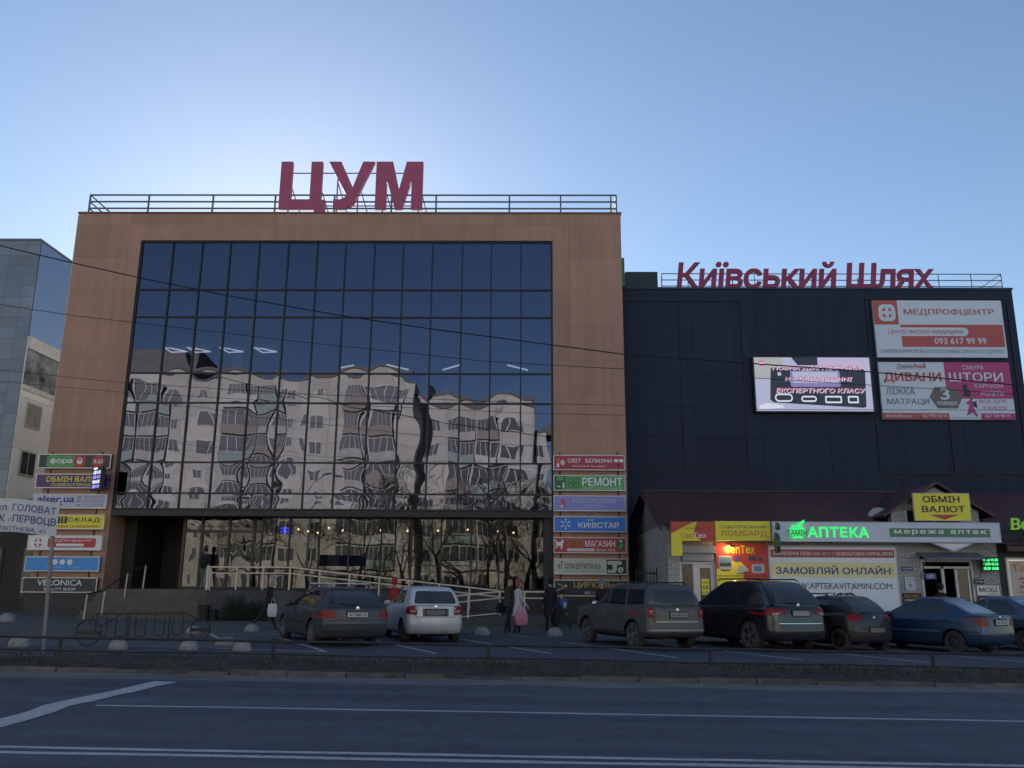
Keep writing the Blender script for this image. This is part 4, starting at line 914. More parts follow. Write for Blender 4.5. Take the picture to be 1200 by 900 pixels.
b.rect(.05, .30, .56, .78, PICW, 3).rect(.065, .285, .60, .76, PICB, 4).rect(.065, .285, .60, .66, PICD, 5).rect(.08, .26, .525, .545, PICD, 3).rect(.34, .47, .68, .78, PICV, 3).rect(.63, .77, .70, .78, PICD, 3).disc(.86, .73, .08, PICD, 3).rrect(.68, .93, .49, .64, PICW, 3, .2).rrect(.72, .88, .52, .61, PICB, 4, .2).poly([(.38, .48), (.58, .52), (.58, .6), (.46, .62)], PICW, 3).poly([(.36, .47), (.60, .48), (.60, .51)], PICD, 4)
b.text('Магазин побутової техніки', .03, .98, .42, .46, BK, .004, k=4).text('ЦЕНТРАЛЬНИЙ', .26, .80, .28, .34, DGRN, .004, k=4).text('ЛОМБАРД', .2, .86, .16, .26, ORG_, .01, k=4).done()
sl = thing('spot_lamp', 'small lit spotlight over the red shop banner', 'lamp', (7.5, 31.2, 2.98)); m = MB(); m.box(7.42, 7.62, 31.2, 31.3, 2.93, 3.0); m.tube([(7.52, 31.25, 2.97), (7.52, 31.45, 3.05)], .015, 6); m.build('housing', BK, sl)
m = MB(); m.ball((7.40, 31.28, 2.94), .04, .04, .04, 8, 6); m.build('bulb', emit('lamp_warm', (1.0, .72, .38), 7), sl)
pl = bpy.data.lights.new('bulb_light', 'POINT'); pl.energy = 6; pl.color = (1, .62, .25); pl.shadow_soft_size = .05; po = bpy.data.objects.new('bulb_light', pl); C.objects.link(po); po.location = (7.40, 31.2, 2.88)
FASC = flat('fascia_pale', (.56, .60, .72), .4)
b = Board('pharmacy_fascia', 'long pale pharmacy fascia with glowing green letters АПТЕКА and an apple', 'sign', 8.87, 31.06, 3.11, 8.05, .70, FASC, .18, mat('fascia_edge', (.4, .42, .48), .4), fr=.02)
GE = emit('green_led_letters', (.02, .60, .12), 1.15); GM = flat('fascia_green', (.07, .21, .11))
b.rect(.515, .955, .26, .70, GM, 1).text('мережа аптек', .535, .94, .36, .62, WH, .022, 0, 3, 1.25)
b.text('АПТЕКА', .155, .425, .22, .74, GE, .03, 0, 4, 1.08).text('ТАМІН', .062, .148, .30, .58, DGRN, .02, 0, 28)
b.done()
m = MB(); gx0 = 9.75
fl = lambda pts, d0, d1, mm: m.prism([(gx0 + a, 3.46 + c_) for a, c_ in pts], fxz(0), d0, d1, mm)
for k in range(5):
    z = -.22 + .11 * k; wd = (.17, .24, .27, .26, .19)[k]; m.box(gx0 - wd, gx0 + wd, 30.80, 30.86, 3.42 + z * .9, 3.42 + z * .9 + .055)
fl([(-.02, .22), (.16, .36), (.27, .42), (.25, .30), (.12, .22)], 30.80, 30.86, 0)
b.root and m.build('apple_emblem', [GE], b.root)
ORGv = b.root.location.copy()
for o in b.root.children:
    if o.name.startswith('apple_emblem'):
        for v in o.data.vertices: v.co -= ORGv
ph = thing('projecting_sign', 'small round green projecting pharmacy sign above the parked cars', 'sign', (8.95, 30.6, 3.2)); m = MB()
m.lathe([(.02, -.06), (.20, -.06), (.20, .06), (.02, .06)], (8.93, 30.55, 3.10), 'X', 20); m.build('panel', mat('sign_dark_green', (.03, .10, .06), .4), ph)
for q in ph.children:
    for v in q.data.vertices: v.co.z = v.co.z * 1.7
m = MB(); m.lathe([(.02, -.05), (.13, -.05), (.13, .05), (.02, .05)], (8.98, 30.55, 3.62), 'X', 16); m.tube([(8.95, 30.55, 3.4), (8.95, 31.0, 3.4)], .02, 6); m.build('top_disc', mat('sign_dark_green', (.03, .10, .06), .4), ph)
b = Board('promotion_panel', 'big white pharmacy panel reading ЗАМОВЛЯЙ ОНЛАЙН behind the parked cars', 'panel', 8.84, SY - .01, -.1, 4.60, 3.10, flat('panel_white', (.74, .79, .88), .4), .05, mat('fascia_edge', (.4, .42, .48), .4), fr=.05)
b.rect(.02, .98, .865, .955, flat('panel_red', (.36, .06, .08))).text('ЗАМОВЛЕННЯ ЛІКІВ 0-800-30-71-17 БЕЗКОШТОВНА ГАРЯЧА ЛІНІЯ', .035, .965, .89, .93, WH, .012).rect(.02, .98, .64, .81, flat('panel_straw', (.80, .74, .36))).text('ЗАМОВЛЯЙ ОНЛАЙН!', .05, .96, .675, .775, flat('panel_navy', (.02, .08, .27)), .022).text('WWW.APTEKAVITAMIN.COM', .09, .94, .51, .58, flat('panel_slate', (.06, .09, .12)), .006)
b.text('ГИД', .42, .64, .40, .47, CHAR, .02).done()
# pharmacy / exchange entrance
m = MB(); y = SY + .06
for x0, x1, z0, z1 in ((14.29, 14.38, .1, 2.55), (16.08, 16.17, .1, 2.55), (14.38, 16.08, 2.45, 2.55), (15.02, 15.12, .1, 2.3), (14.38, 16.08, 2.22, 2.30), (15.50, 15.58, .1, 2.2), (15.95, 16.02, .1, 2.2)): m.box(x0, x1, y, y + .08, z0, z1)
m.build('door', mat('white_pvc', (.6, .6, .6), .4), shop)
m = MB(); m.box(14.3, 16.16, SY + .4, SY + 3, 0, .06); m.box(14.3, 16.16, SY + 3, SY + 3.1, 0, 2.7); m.build('vestibule', mat('interior_dark', (.02, .02, .022), .8), shop)
m = MB(); m.box(15.58, 15.95, y + .02, y + .04, .1, 2.2); m.build('door_pane', mat('window_dark', (.02, .022, .026), .12), shop)
m = MB(); m.raw([(14.15, 31.48, 2.72), (16.35, 31.48, 2.72), (16.35, 30.75, 2.52), (14.15, 30.75, 2.52), (14.15, 31.48, 2.78), (16.35, 31.48, 2.78), (16.35, 30.75, 2.55), (14.15, 30.75, 2.55)], [(0, 1, 2, 3), (4, 7, 6, 5), (0, 4, 5, 1), (1, 5, 6, 2), (2, 6, 7, 3), (3, 7, 4, 0)])
m.tube([(14.2, 31.45, 1.9), (14.2, 30.85, 2.53)], .02, 6); m.tube([(16.3, 31.45, 1.9), (16.3, 30.85, 2.53)], .02, 6)
can = thing('door_canopy', 'grey sheet canopy over the pharmacy entrance', 'canopy', (15.2, 31.2, 2.5)); m.build('sheet', mat('canopy_grey', (.16, .18, .2), .4), can)
m = MB(); m.prism([(14.5, 3.09), (16.0, 3.09), (15.25, 2.80)], fxz(0), 30.95, 31.05); ar = thing('arrow_sign', 'pale downward arrow panel under the pharmacy fascia', 'sign', (15.25, 31, 2.8)); m.build('panel', FASC, ar)
m = MB(); m.prism([(14.72, 3.07), (15.78, 3.07), (15.25, 2.87)], fxz(0), 30.94, 30.949); m.build('printed_graphic', WH, ar)
b = Board('currency_sign', 'yellow sign reading ОБМІН ВАЛЮТ with a red arrow on the dormer', 'sign', 13.98, 31.0, 3.87, 2.01, .98, YEL, .08, mat('fascia_edge', (.4, .42, .48), .4), fr=.015, tilt=0)
b.text('ОБМІН', .17, .82, .66, .90, BK, .018).text('ВАЛЮТ', .14, .90, .30, .54, BK, .018).poly([(.26, .22), (.78, .22), (.52, .04)], REDP).done()
b = Board('rate_display', 'green digit exchange rate display beside the pharmacy door', 'display', 16.35, 31.35, 2.13, .58, .50, BK, .10, None)
for k, s_ in enumerate(('41.20 41.60', '44.70 45.10', '10.30 10.80')): b.text(s_, .06, .96, .70 - .30 * k, .90 - .30 * k, emit('led_green', (.05, .9, .2), 1.4), .04)
b.done()
def small_sign(x0, x1, z0, z1, face, label, lines, y=SY - .01, name='wall_sign'):
    b = Board(name, label, 'sign', x0, y, z0, x1 - x0, z1 - z0, face, .03, None)
    for s_, u0, u1, v0, v1, mm in lines: b.text(s_, u0, u1, v0, v1, mm, .014)
    b.done()
small_sign(16.18, 16.95, 1.30, 1.62, WH, 'white MOBI phone shop sign right of the pharmacy door', [('МОБІ', .08, .92, .35, .85, BK), ('сервіс', .55, .9, .08, .26, BK)])
small_sign(16.18, 16.95, .55, 1.27, BK, 'black phone accessories sign with a white arrow below the white sign', [('МОБІЛЬНІ ТА', .08, .92, .78, .92, WH), ('АКСЕСУАРИ', .2, .92, .55, .70, WH), ('←', .08, .6, .08, .42, WH)])
small_sign(16.10, 16.45, 1.68, 1.86, CHAR, 'tiny dark plate above the white phone shop sign', [('24 год', .15, .85, .3, .7, WH)])
small_sign(13.52, 14.2, .6, 1.36, BK, 'dark menu board on the brick left of the pharmacy door', [('ПОСЛУГИ', .08, .8, .80, .92, ORG_), ('КОПІЮВАННЯ ДРУК', .08, .9, .62, .72, WH), ('СКАНУВАННЯ ФОТО', .08, .9, .44, .54, GOLD), ('ЛАМІНУВАННЯ', .08, .8, .26, .36, WH), ('КСЕРОКС', .08, .6, .08, .18, WH)])
small_sign(13.65, 14.0, 1.45, 1.92, LGT, 'pale poster on the brick left of the pharmacy door', [('АПТЕКА', .15, .85, .75, .85, GRN), ('+', .3, .7, .2, .6, GRN)])
small_sign(13.58, 13.98, 2.14, 2.27, NVY, 'small navy street name plate on the white brick', [('вулиця', .1, .9, .3, .7, WH)])
small_sign(14.36, 14.78, 1.84, 2.06, NVY, 'small navy plate reading СІТІ over the open door leaf', [('СІТІ', .2, .8, .25, .75, WH)], SY - .02)
small_sign(13.75, 14.05, 2.60, 2.68, GRYP, 'tiny grey alarm plate high on the white brick', [('ОХОРОНА', .1, .9, .3, .7, WH)])
# satellite dish
dsh = thing('satellite_dish', 'small pale satellite dish on the maroon roof left of the dormer', 'satellite dish', (13.3, 32.4, 4.1)); m = MB()
m.lathe([(.005, .0), (.15, .02), (.26, .07), (.34, .13), (.34, .145), (.26, .085), (.15, .035), (.005, .015)], (0, 0, 0), 'Y', 20, cap=False); ORG[dsh.name] = Vector((0, 0, 0))
m.tube([(0, .0, 0), (0, .15, -.3)], .02, 6); m.tube([(0, .02, -.3), (0, .35, .02)], .01, 5); d_ = m.build('dish', mat('dish_grey', (.4, .42, .45), .5), dsh, smooth=True); dsh.rotation_euler = (R(25), 0, R(150))
# second unit of the row, at the right edge
s2 = thing('corner_shop', 'dark green fronted shop with a lit window at the right edge of the row', 'building', (20, 34, 0))
m = MB(); m.box(17.08, 26, SY + .02, 39.6, -.4, 3.6); m.build('wall', mat('dark_green_front', (.018, .022, .022), .6), s2)
metal_roof(17.12, 26, SY - .55, 3.0, 36.2, 5.38, 'roof', s2)
m = MB(); m.box(17.12, 26, SY - .6, SY - .5, 2.82, 3.0); m.raw([(17.12, 36.2, 5.36), (26, 36.2, 5.36), (26, 40, 4.6), (17.12, 40, 4.6)], [(0, 1, 2, 3)]); m.build('eave_board', mat('maroon_trim', (.05, .016, .02), .5), s2)
m = MB(); frame_xz(m, 17.3, 20.5, .6, 2.62, SY + .015, .07, .06); m.build('window_frame', mat('white_frame', (.6, .6, .58), .6), s2)
m = MB(); m.box(17.37, 20.43, SY - .02, SY + .01, .67, 2.55); m.build('lit_window', emit('lit_poster', (.75, .62, .5), .42), s2)
b = Board('window_poster', 'pale price poster reading 35 in the lit corner shop window', 'poster', 17.4, SY - .025, .7, 2.4, 1.8, flat('poster_paper', (.5, .45, .4)), .012, None)
b.text('Тест', .04, .42, .78, .94, ORG_, .02).text('35', .12, .46, .48, .68, REDP, .02).text('грн', .5, .7, .5, .6, REDP).rect(.1, .8, .38, .41, GRYP)
for k in range(4): b.rect(.14 + .14 * k, .22 + .14 * k, .12, .32, GRYP)
b.done()
lt = thing('roof_sign_letters', 'yellow green cyrillic letters standing on the roof of the corner shop', 'sign', (17.4, 30.9, 3.3)); m = MB()
vs, fs, _ = text_geo('Вежа', .02, .1, .06); m.raw([(17.34 + a * 1.45, 30.9 + c, 3.56 + b_ * .42) for a, b_, c in vs], fs); m.build('lettering', emit('yellow_green_letters', (.20, .42, .04), .30), lt)
m = MB(); m.tube([(17.35, 31.02, 3.56), (18.8, 31.02, 3.56)], .02, 6); m.tube([(17.9, 31.02, 3.56), (17.9, 31.5, 3.2)], .02, 6); m.build('support_frame', DARK, lt)
# iron fence between store and shop row
fe = thing('iron_fence', 'black iron picket fence in the gap between store and shop row', 'fence', (4.9, 34.5, 0)); m = MB()
for z in (.5, 2.0): m.box(4.4, 5.25, 34.0, 34.04, z, z + .05)
for i in range(7): m.box(4.42 + .13 * i, 4.45 + .13 * i, 33.96, 33.99, -.1, 2.25)
m.build('picket', BK, fe)
# ------------------------------------------------------------------ cars (local frame: x forward, y left, z up, origin under the rear axle's middle)
TYRE = mat('tyre_rubber', (.022, .021, .021), .85, var=.3, scale=8, dirt=((.11, .095, .075), -.1, .5, .35)); RIMS = mat('alloy_rim', (.30, .30, .31), .35, .8, dirt=((.10, .09, .075), -.1, .6, .4)); RIMD = mat('dark_rim', (.045, .045, .048), .4, .5)
CGL = mat('car_glass', (.012, .014, .017), .04, spec=.8); CGL2 = mat('car_glass_dusty', (.05, .056, .066), .22, var=.25, scale=3); WELL = mat('wheel_well', (.008, .008, .008), .9)
PLAS = mat('black_plastic', (.022, .022, .023), .6, dirt=((.10, .088, .07), .1, .7, .4)); LAMP = mat('lamp_red', (.24, .008, .012), .32, coat=.0, spec=.3); LAMPW = mat('lamp_clear', (.45, .42, .40), .15, coat=.6); LAMPO = mat('lamp_amber', (.24, .035, .014), .32, coat=.0, spec=.3)
PLATE = mat('plate_white', (.60, .60, .58), .5); CHROME = mat('chrome', (.6, .6, .6), .18, 1.0); GAP = mat('panel_gap', (.006, .006, .007), .8)
def lerp_tab(tab, x):
    if x <= tab[0][0]: return tab[0][1]
    for (a, b), (c, d) in zip(tab[:-1], tab[1:]):
        if x <= c: return b + (d - b) * (x - a) / (c - a)
    return tab[-1][1]
def ring(xr, xf, w, zf, rr, rf, br, bf, taper=.04):
    half = []
    for i in range(4):
        t = i / 4; half.append((xr + br * t * t, (w - rr) * t))
    for k in range(6):
        a = R(180 - 90 * k / 5); half.append((xr + br + rr + rr * math.cos(a), (w - rr) + rr * math.sin(a)))
    s0, s1 = xr + br + rr, xf - bf - rf
    for i in range(1, 16):
        t = i / 16; half.append((s0 + (s1 - s0) * t, w))
    for k in range(6):
        a = R(90 - 90 * k / 5); half.append((xf - bf - rf + rf * math.cos(a), (w - rf) + rf * math.sin(a)))
    for i in range(4):
        t = 1 - (i + 1) / 4; half.append((xf - bf * t * t, (w - rf) * t))
    xm = (xr + xf) / 2; hl = (xf - xr) / 2
    half = [(x, y * (1 - taper * abs((x - xm) / hl) ** 3)) for x, y in half]
    full = half + [(x, -y) for x, y in reversed(half[1:-1])]
    return [(x, y, zf(x)) for x, y in full]
def roundpoly(pts, r=.05, n=3):
    out = []; N = len(pts)
    for i in range(N):
        p = Vector(pts[i]); a = (Vector(pts[i - 1]) - p); b = (Vector(pts[(i + 1) % N]) - p); d = min(r, a.length * .4, b.length * .4)
        A, B = p + a.normalized() * d, p + b.normalized() * d
        for k in range(n + 1):
            t = k / n; out.append(tuple(A * (1 - t) ** 2 + p * 2 * t * (1 - t) + B * t * t))
    return out
def drape(bvh, pts, axis, off=.004, seg=.09, start=4.0):
    """A sheet with the outline pts laid onto the body: axis 'L'/'R' (pts are x,z), 'B' rear / 'F' front (pts are y,z)."""
    bm = bmesh.new(); f = bm.faces.new([bm.verts.new((p[0], p[1], 0)) for p in pts]); bmesh.ops.triangulate(bm, faces=[f])
    for _ in range(5):
        es = [e for e in bm.edges if e.calc_length() > seg]
        if not es: break
        bmesh.ops.subdivide_edges(bm, edges=es, cuts=1, use_grid_fill=False); bmesh.ops.triangulate(bm, faces=[q for q in bm.faces if len(q.verts) > 3])
    dirv = {'L': Vector((0, -1, 0)), 'R': Vector((0, 1, 0)), 'B': Vector((1, 0, 0)), 'F': Vector((-1, 0, 0))}[axis]
    vs, fs, idx = [], [], {}
    for v in bm.verts:
        a, b = v.co.x, v.co.y
        o = {'L': Vector((a, start, b)), 'R': Vector((a, -start, b)), 'B': Vector((-start, a, b)), 'F': Vector((start + 4, a, b))}[axis]
        h = bvh.ray_cast(o, dirv)
        if h[0] is None: continue
        nn = h[1] if h[1].dot(dirv) < 0 else -h[1]
        idx[v] = len(vs); vs.append(h[0] + nn * off)
    for q in bm.faces:
        if all(v in idx for v in q.verts): fs.append([idx[v] for v in q.verts])
    bm.free(); return vs, fs
def wheel_mesh(r, w, rimr, style, rimmat):
    t = MB(); pr = [(rimr, -w / 2 + .01), (r - .03, -w / 2), (r - .008, -w / 2 + .02), (r, -w / 4), (r, w / 4), (r - .008, w / 2 - .02), (r - .03, w / 2), (rimr, w / 2 - .01)]
    t.lathe(pr, (0, 0, 0), 'Y', 32, 0, cap=False); t.lathe([(.001, w / 2 - .07), (rimr, w / 2 - .07)], (0, 0, 0), 'Y', 32, 1, cap=False); t.lathe([(rimr, -w / 2 + .01), (.001, -w / 2 + .03)], (0, 0, 0), 'Y', 32, 1, cap=False)
    m = MB(); y1 = w / 2 - .005
    m.lathe([(rimr, y1 - .05), (rimr + .004, y1), (rimr - .022, y1 + .002), (rimr - .03, y1 - .05)], (0, 0, 0), 'Y', 32, 0, cap=False)
    m.lathe([(.055, y1 - .05), (.055, y1 - .012), (.04, y1 - .005), (.001, y1 - .004)], (0, 0, 0), 'Y', 18, 0, cap=False)
    n = {'five': 5, 'star': 5, 'steel': 10, 'seven': 7}[style]
    for k in range(n):
        a = 2 * math.pi * k / n
        for da in ((-.10, .10) if style == 'star' else (0,)):
            hw0, hw1 = (.018, .022) if style == 'star' else (.035, .05) if style == 'five' else (.022, .03)
            c0, s0 = math.cos(a + da * .5), math.sin(a + da * .5); c1, s1 = math.cos(a + da * 1.6), math.sin(a + da * 1.6)
            def Q(c_, s_, rad, t_, yy): return (c_ * rad - s_ * t_, yy, s_ * rad + c_ * t_)
            A = [Q(c0, s0, .04, -hw0, y1 - .012), Q(c0, s0, .04, hw0, y1 - .012), Q(c1, s1, rimr - .015, hw1, y1 - .018), Q(c1, s1, rimr - .015, -hw1, y1 - .018)]
            B = [(p[0], p[1] - .03, p[2]) for p in A]
            m.raw(A + B, [(0, 1, 2, 3), (7, 6, 5, 4), (0, 4, 5, 1), (1, 5, 6, 2), (2, 6, 7, 3), (3, 7, 4, 0)])
    return t, m
def car(label, loc, rz, S):
    root = thing('parked_car', label, 'car', loc, rz, 'cars parked in the angled bays'); ORG[root.name] = Vector((0, 0, 0)); root.rotation_euler = (R(.5), 0, rz)
    L, Wd, H, ro, wb, r = S['L'], S['W'], S['H'], S['ro'], S['wb'], S['r']; hw = Wd / 2; xr, xf = -ro, L - ro; bel = S['belt']; gh = S['gh']
    bz = lambda x: lerp_tab(bel, x); sill = S.get('sill', .22); top = lambda dz: (lambda x: H - dz - S.get('roofdrop', .05) * max(0, (S['rx'] - x)) ** 1.5 - .03 * max(0, x - S['rx'] - .8) ** 2)
    rings = []
    k = S.get('rear', [(.10, .04), (.0, .0), (.0, .0), (.02, .02), (.05, .05)])
    rr, rf = S.get('rr', .15) * .62, S.get('rf', .45)
    add = lambda x0, x1, w, zf, br=.045, bf=.16, ra=None, rb=None: rings.append(ring(x0, x1, w, zf, rr if ra is None else ra, rf if rb is None else rb, br, bf))
    add(xr + .25, xf - .35, hw * .80, lambda x: sill - .03); add(xr + .08, xf - .12, hw * .95, lambda x: sill); add(xr + .015, xf - .03, hw * .985, lambda x: sill + .12)
    add(xr, xf, hw, lambda x: .50); add(xr + .01, xf - .01, hw, lambda x: .58)
    add(xr + k[3][0], xf - .03, hw * .995, lambda x: min(.70, bz(x) - .10)); add(xr + k[3][1] + .01, xf - .05, hw * .985, lambda x: bz(x) - .07)
    add(xr + k[4][0], xf - .10, hw * .955, lambda x: bz(x) - .012); add(xr + k[4][0] + .02, xf - .16, hw * .93, lambda x: bz(x) + .004)
    g0, g1 = gh['rear'], gh['front']          # x at belt, mid, roof edge
    if S.get('sedan'):
        xm = (xr + .12 + g0[0]) / 2; add(xm, (xf - .2 + g1[0]) / 2, hw * .90, lambda x: bz(x) + .028, .04, .14, .12, .3)
    else: add(xr + k[4][0] + .03, (xf - .2 + g1[0]) / 2, hw * .905, lambda x: bz(x) + .026, .04, .14, .14, .3)
    ghw = S.get('ghw', .895)
    add(g0[0], g1[0], hw * ghw, lambda x: bz(x) + .04, .03, .12, .10, .16)
    add(g0[1], g1[1], hw * (ghw - .075), lambda x: (bz(x) + H) / 2 + .02, .03, .12, .10, .16)
    add(g0[2], g1[2], hw * (ghw - .165), top(.10), .03, .10, .10, .15); add(g0[2] + .05, g1[2] - .09, hw * (ghw - .20), top(.045), .03, .08, .10, .15); rl = g1[2] - g0[2]; add(g0[2] + .12 * rl, g1[2] - .18 * rl, hw * (ghw - .29), top(.012), .02, .05, .10, .12); add(g0[2] + .28 * rl, g1[2] - .34 * rl, hw * .30, top(0), .01, .02, .10, .10)
    N = len(rings[0]); m = MB(); m.v = [p for q in rings for p in q]
    m.f = [(i * N + j, i * N + (j + 1) % N, (i + 1) * N + (j + 1) % N, (i + 1) * N + j) for i in range(len(rings) - 1) for j in range(N)] + [tuple(range(N - 1, -1, -1)), tuple(range((len(rings) - 1) * N, len(rings) * N))]
    m.m = [0] * len(m.f)
    body = m.build('body', [S['paint'], WELL, PLAS], root)
    cm = MB()
    for x in (0, wb):
        for s in (-1, 1): cm.lathe([(r + S.get('arch', .055), -.16), (r + S.get('arch', .055), .16)], (x, s * (hw - .11), r + .01), 'Y', 36)
    cut = cm.build('cutter', WELL, root)
    sub = body.modifiers.new('s', 'SUBSURF'); sub.levels = 1; sub.render_levels = 1
    bo = body.modifiers.new('b', 'BOOLEAN'); bo.operation = 'DIFFERENCE'; bo.object = cut; bo.solver = 'EXACT'
    dg = bpy.context.evaluated_depsgraph_get(); dg.update(); me = bpy.data.meshes.new_from_object(body.evaluated_get(dg))
    body.modifiers.clear(); bpy.data.objects.remove(cut); body.data = me
    while len(me.materials) < 3: me.materials.append(WELL)
    me.materials[0], me.materials[1], me.materials[2] = S['paint'], WELL, PLAS
    R2 = (r + S.get('arch', .055) + .004)
    for p in me.polygons:
        c = p.center; p.material_index = 0
        for x in (0, wb):
            if (c.x - x) ** 2 + (c.z - r - .01) ** 2 < R2 ** 2 and abs(c.y) < hw - .0 and abs(c.y) > hw - .30:
                nrm = p.normal
                if abs(nrm.y) > .9 and abs(c.y) > hw - .12: continue
                p.material_index = 1
        if c.z < sill + .005 and p.normal.z < -.5: p.material_index = 1
        if S.get('lowplastic') and c.z < S['lowplastic'] and p.material_index == 0: p.material_index = 2
    me.shade_smooth(); me.set_sharp_from_angle(angle=R(38))
    bm = bmesh.new(); bm.from_mesh(me); bvh = BVHTree.FromBMesh(bm); bm.free()
    def dr(name, pts, axes, mm, off=.004, rad=.05, parent=root, label=None):
        objs = []
        for ax in axes:
            vs, fs = drape(bvh, roundpoly(pts, rad) if rad else pts, ax, off)
            if fs:
                o = MB().raw(vs, fs).build(name, mm, parent, smooth=True, angle=60); objs.append(o)
        return objs
    for w_ in S['win']: dr('window', w_, 'LR', S.get('sideglass', CGL), .005, .05)
    rw = dr('rear_window', S['rwin'], 'B', S.get('rearglass', CGL2), .005, .07)
    dr('windscreen', S['fwin'], 'F', CGL, .005, .08)
    for nm, pts, ax, mm in S['lamps']:
        if ax == 'B':
            dr(nm, pts, 'B', mm, .012, .03); dr(nm, [(-a, b) for a, b in pts], 'B', mm, .012, .03)
        else: dr(nm, [(max(a, xr + .09), b) for a, b in pts], ax, mm, .012, .02)
    for pts, ax, mm in S.get('trim', []): dr('trim', pts, ax, mm, .010, 0)
    for pts, ax in S.get('gaps', []):
        for a, b in zip(pts[:-1], pts[1:]):
            d = (Vector(b) - Vector(a)); q = Vector((-d.y, d.x)).normalized() * .006
            P = [tuple(Vector(a) - q), tuple(Vector(b) - q), tuple(Vector(b) + q), tuple(Vector(a) + q)]
            dr('panel_gap', P, ax, GAP, .003, 0)
    for x, z in S['handles']:
        for s in (1, -1):
            h = bvh.ray_cast(Vector((x, 4 * s, z)), Vector((0, -s, 0)))
            if h[0] is None: continue
            y = h[0].y; hm = MB(); hm.box(x - .10, x + .10, min(y + s * .008, y + s * .034), max(y + s * .008, y + s * .034), z - .015, z + .015); hm.build('door_handle', S.get('handlemat', S['paint']), root, bevel=.006)
    for s in (1, -1):
        x, z = S['mirror']; h = bvh.ray_cast(Vector((x, 4 * s, z)), Vector((0, -s, 0))); y = h[0].y if h[0] is not None else s * hw * .9
        mm_ = MB(); mm_.ball((x, y + s * .13, z + .03), .06, .11, .075, 12, 8); mm_.tube([(x + .02, y - s * .02, z - .02), (x + .02, y + s * .08, z)], .022, 6); mm_.build('mirror', S.get('mirrormat', S['paint']), root, smooth=True)
    px, pz, pw, ph_ = S['plate']; h = bvh.ray_cast(Vector((-4, px, pz)), Vector((1, 0, 0))); x0 = h[0].x
    pm_ = MB(); pm_.box(x0 - .022, x0 - .006, px - pw / 2, px + pw / 2, pz - ph_ / 2, pz + ph_ / 2); po_ = pm_.build('licence_plate', S.get('platemat', PLATE), root)
    pf = MB(); pf.box(x0 - .012, x0 - .002, px - pw / 2 - .03, px + pw / 2 + .03, pz - ph_ / 2 - .03, pz + ph_ / 2 + .03); pf.build('plate_recess', PLAS, root)
    if S.get('ptext'):
        vs, fs, _ = text_geo(S['ptext'], .02); tm = MB(); tm.raw([(x0 - .025, px + pw * .44 - a * pw * .88, pz - ph_ * .3 + b * ph_ * .6) for a, b, c in vs], fs); tm.build('lettering', BK, po_)
    bx, bzz = S['badge']; h = bvh.ray_cast(Vector((-4, bx, bzz)), Vector((1, 0, 0)))
    if h[0] is not None:
        bd = MB(); bd.lathe([(.001, -.016), (.045, -.014), (.05, -.004)], (h[0].x, bx, bzz), 'X', 16); bd.build('badge', CHROME, root, smooth=True)
    if S.get('wiper') and rw:
        y0, z0, y1, z1 = S['wiper']; ha = bvh.ray_cast(Vector((-4, y0, z0)), Vector((1, 0, 0))); hb = bvh.ray_cast(Vector((-4, y1, z1)), Vector((1, 0, 0)))
        if ha[0] is not None and hb[0] is not None:
            wm = MB(); wm.tube([ha[0] + Vector((-.02, 0, 0)), hb[0] + Vector((-.025, 0, 0))], .012, 6); wm.build('wiper', BK, rw[0])
    if S.get('rails'):
        x0, x1, zz, yy = S['rails']
        for s in (1, -1):
            rm = MB(); rm.tube([(x0, s * yy, zz - .05), (x0 + .1, s * yy, zz), (x1 - .1, s * yy, zz), (x1, s * yy, zz - .05)], .018, 8); rm.build('roof_rail', S.get('railmat', BK), root, smooth=True)
        for xb in S.get('bars', []):
            bm_ = MB(); bm_.box(xb - .03, xb + .03, -yy - .06, yy + .06, zz + .02, zz + .05); bm_.build('roof_bar', mat('roof_bar_silver', (.5, .52, .56), .35, .6), root, bevel=.008)
    if S.get('antenna'):
        x, z, hx, hz = S['antenna']; am = MB(); am.tube([(x, 0, z), (x + hx, 0, z + hz)], .006, 5); am.build('antenna', BK, root)
    em = MB(); em.tube([(xr + .3, S.get('exh', .4), sill - .02), (xr + .02, S.get('exh', .4), sill - .02)], .03, 10); em.build('exhaust', PLAS, root)
    am = MB(); am.box(-.08, .08, -hw + .2, hw - .2, r - .08, r + .04); am.box(wb - .08, wb + .08, -hw + .2, hw - .2, r - .08, r + .04); am.box(.1, wb - .1, -.5, .5, sill - .08, sill - .031); am.build('axle', WELL, root)
    t, rm = wheel_mesh(r, S.get('ww', .205), S['rim'], S['style'], None)
    wt = t.build('wheel', [TYRE, RIMD], root, smooth=True, angle=50); wr = rm.build('rim', S['rimmat'], wt, smooth=True, angle=35)
    first = True
    for x in (0, wb):
        for s in (1, -1):
            if first: o = wt; first = False
            else:
                o = wt.copy(); C.objects.link(o); o.parent = root; c = wr.copy(); C.objects.link(c); c.parent = o
            o.location = (x, s * (hw - S.get('ww', .205) / 2 - .025), r); o.rotation_euler = (0, 0, 0 if s > 0 else math.pi)
    return root
DUST = (.115, .10, .08)
P_GREY = mat('paint_slate', (.036, .044, .060), .35, .35, var=.1, scale=2, coat=.35, dirt=((.09, .085, .078), -.1, .8, .4))
P_SILV = mat('paint_silver', (.62, .64, .68), .35, .15, var=.06, scale=2, coat=.5, dirt=((.24, .22, .19), .0, .75, .75))
P_GUN = mat('paint_gunmetal', (.095, .095, .102), .4, .35, var=.1, scale=2, coat=.3, dirt=(DUST, .1, 1.1, .55))
P_BLK = mat('paint_black', (.008, .009, .012), .22, .1, coat=.8, dirt=((.05, .045, .04), .0, .9, .55))
P_ANT = mat('paint_anthracite', (.028, .03, .034), .35, .3, coat=.4, dirt=((.075, .068, .06), .0, .9, .55))
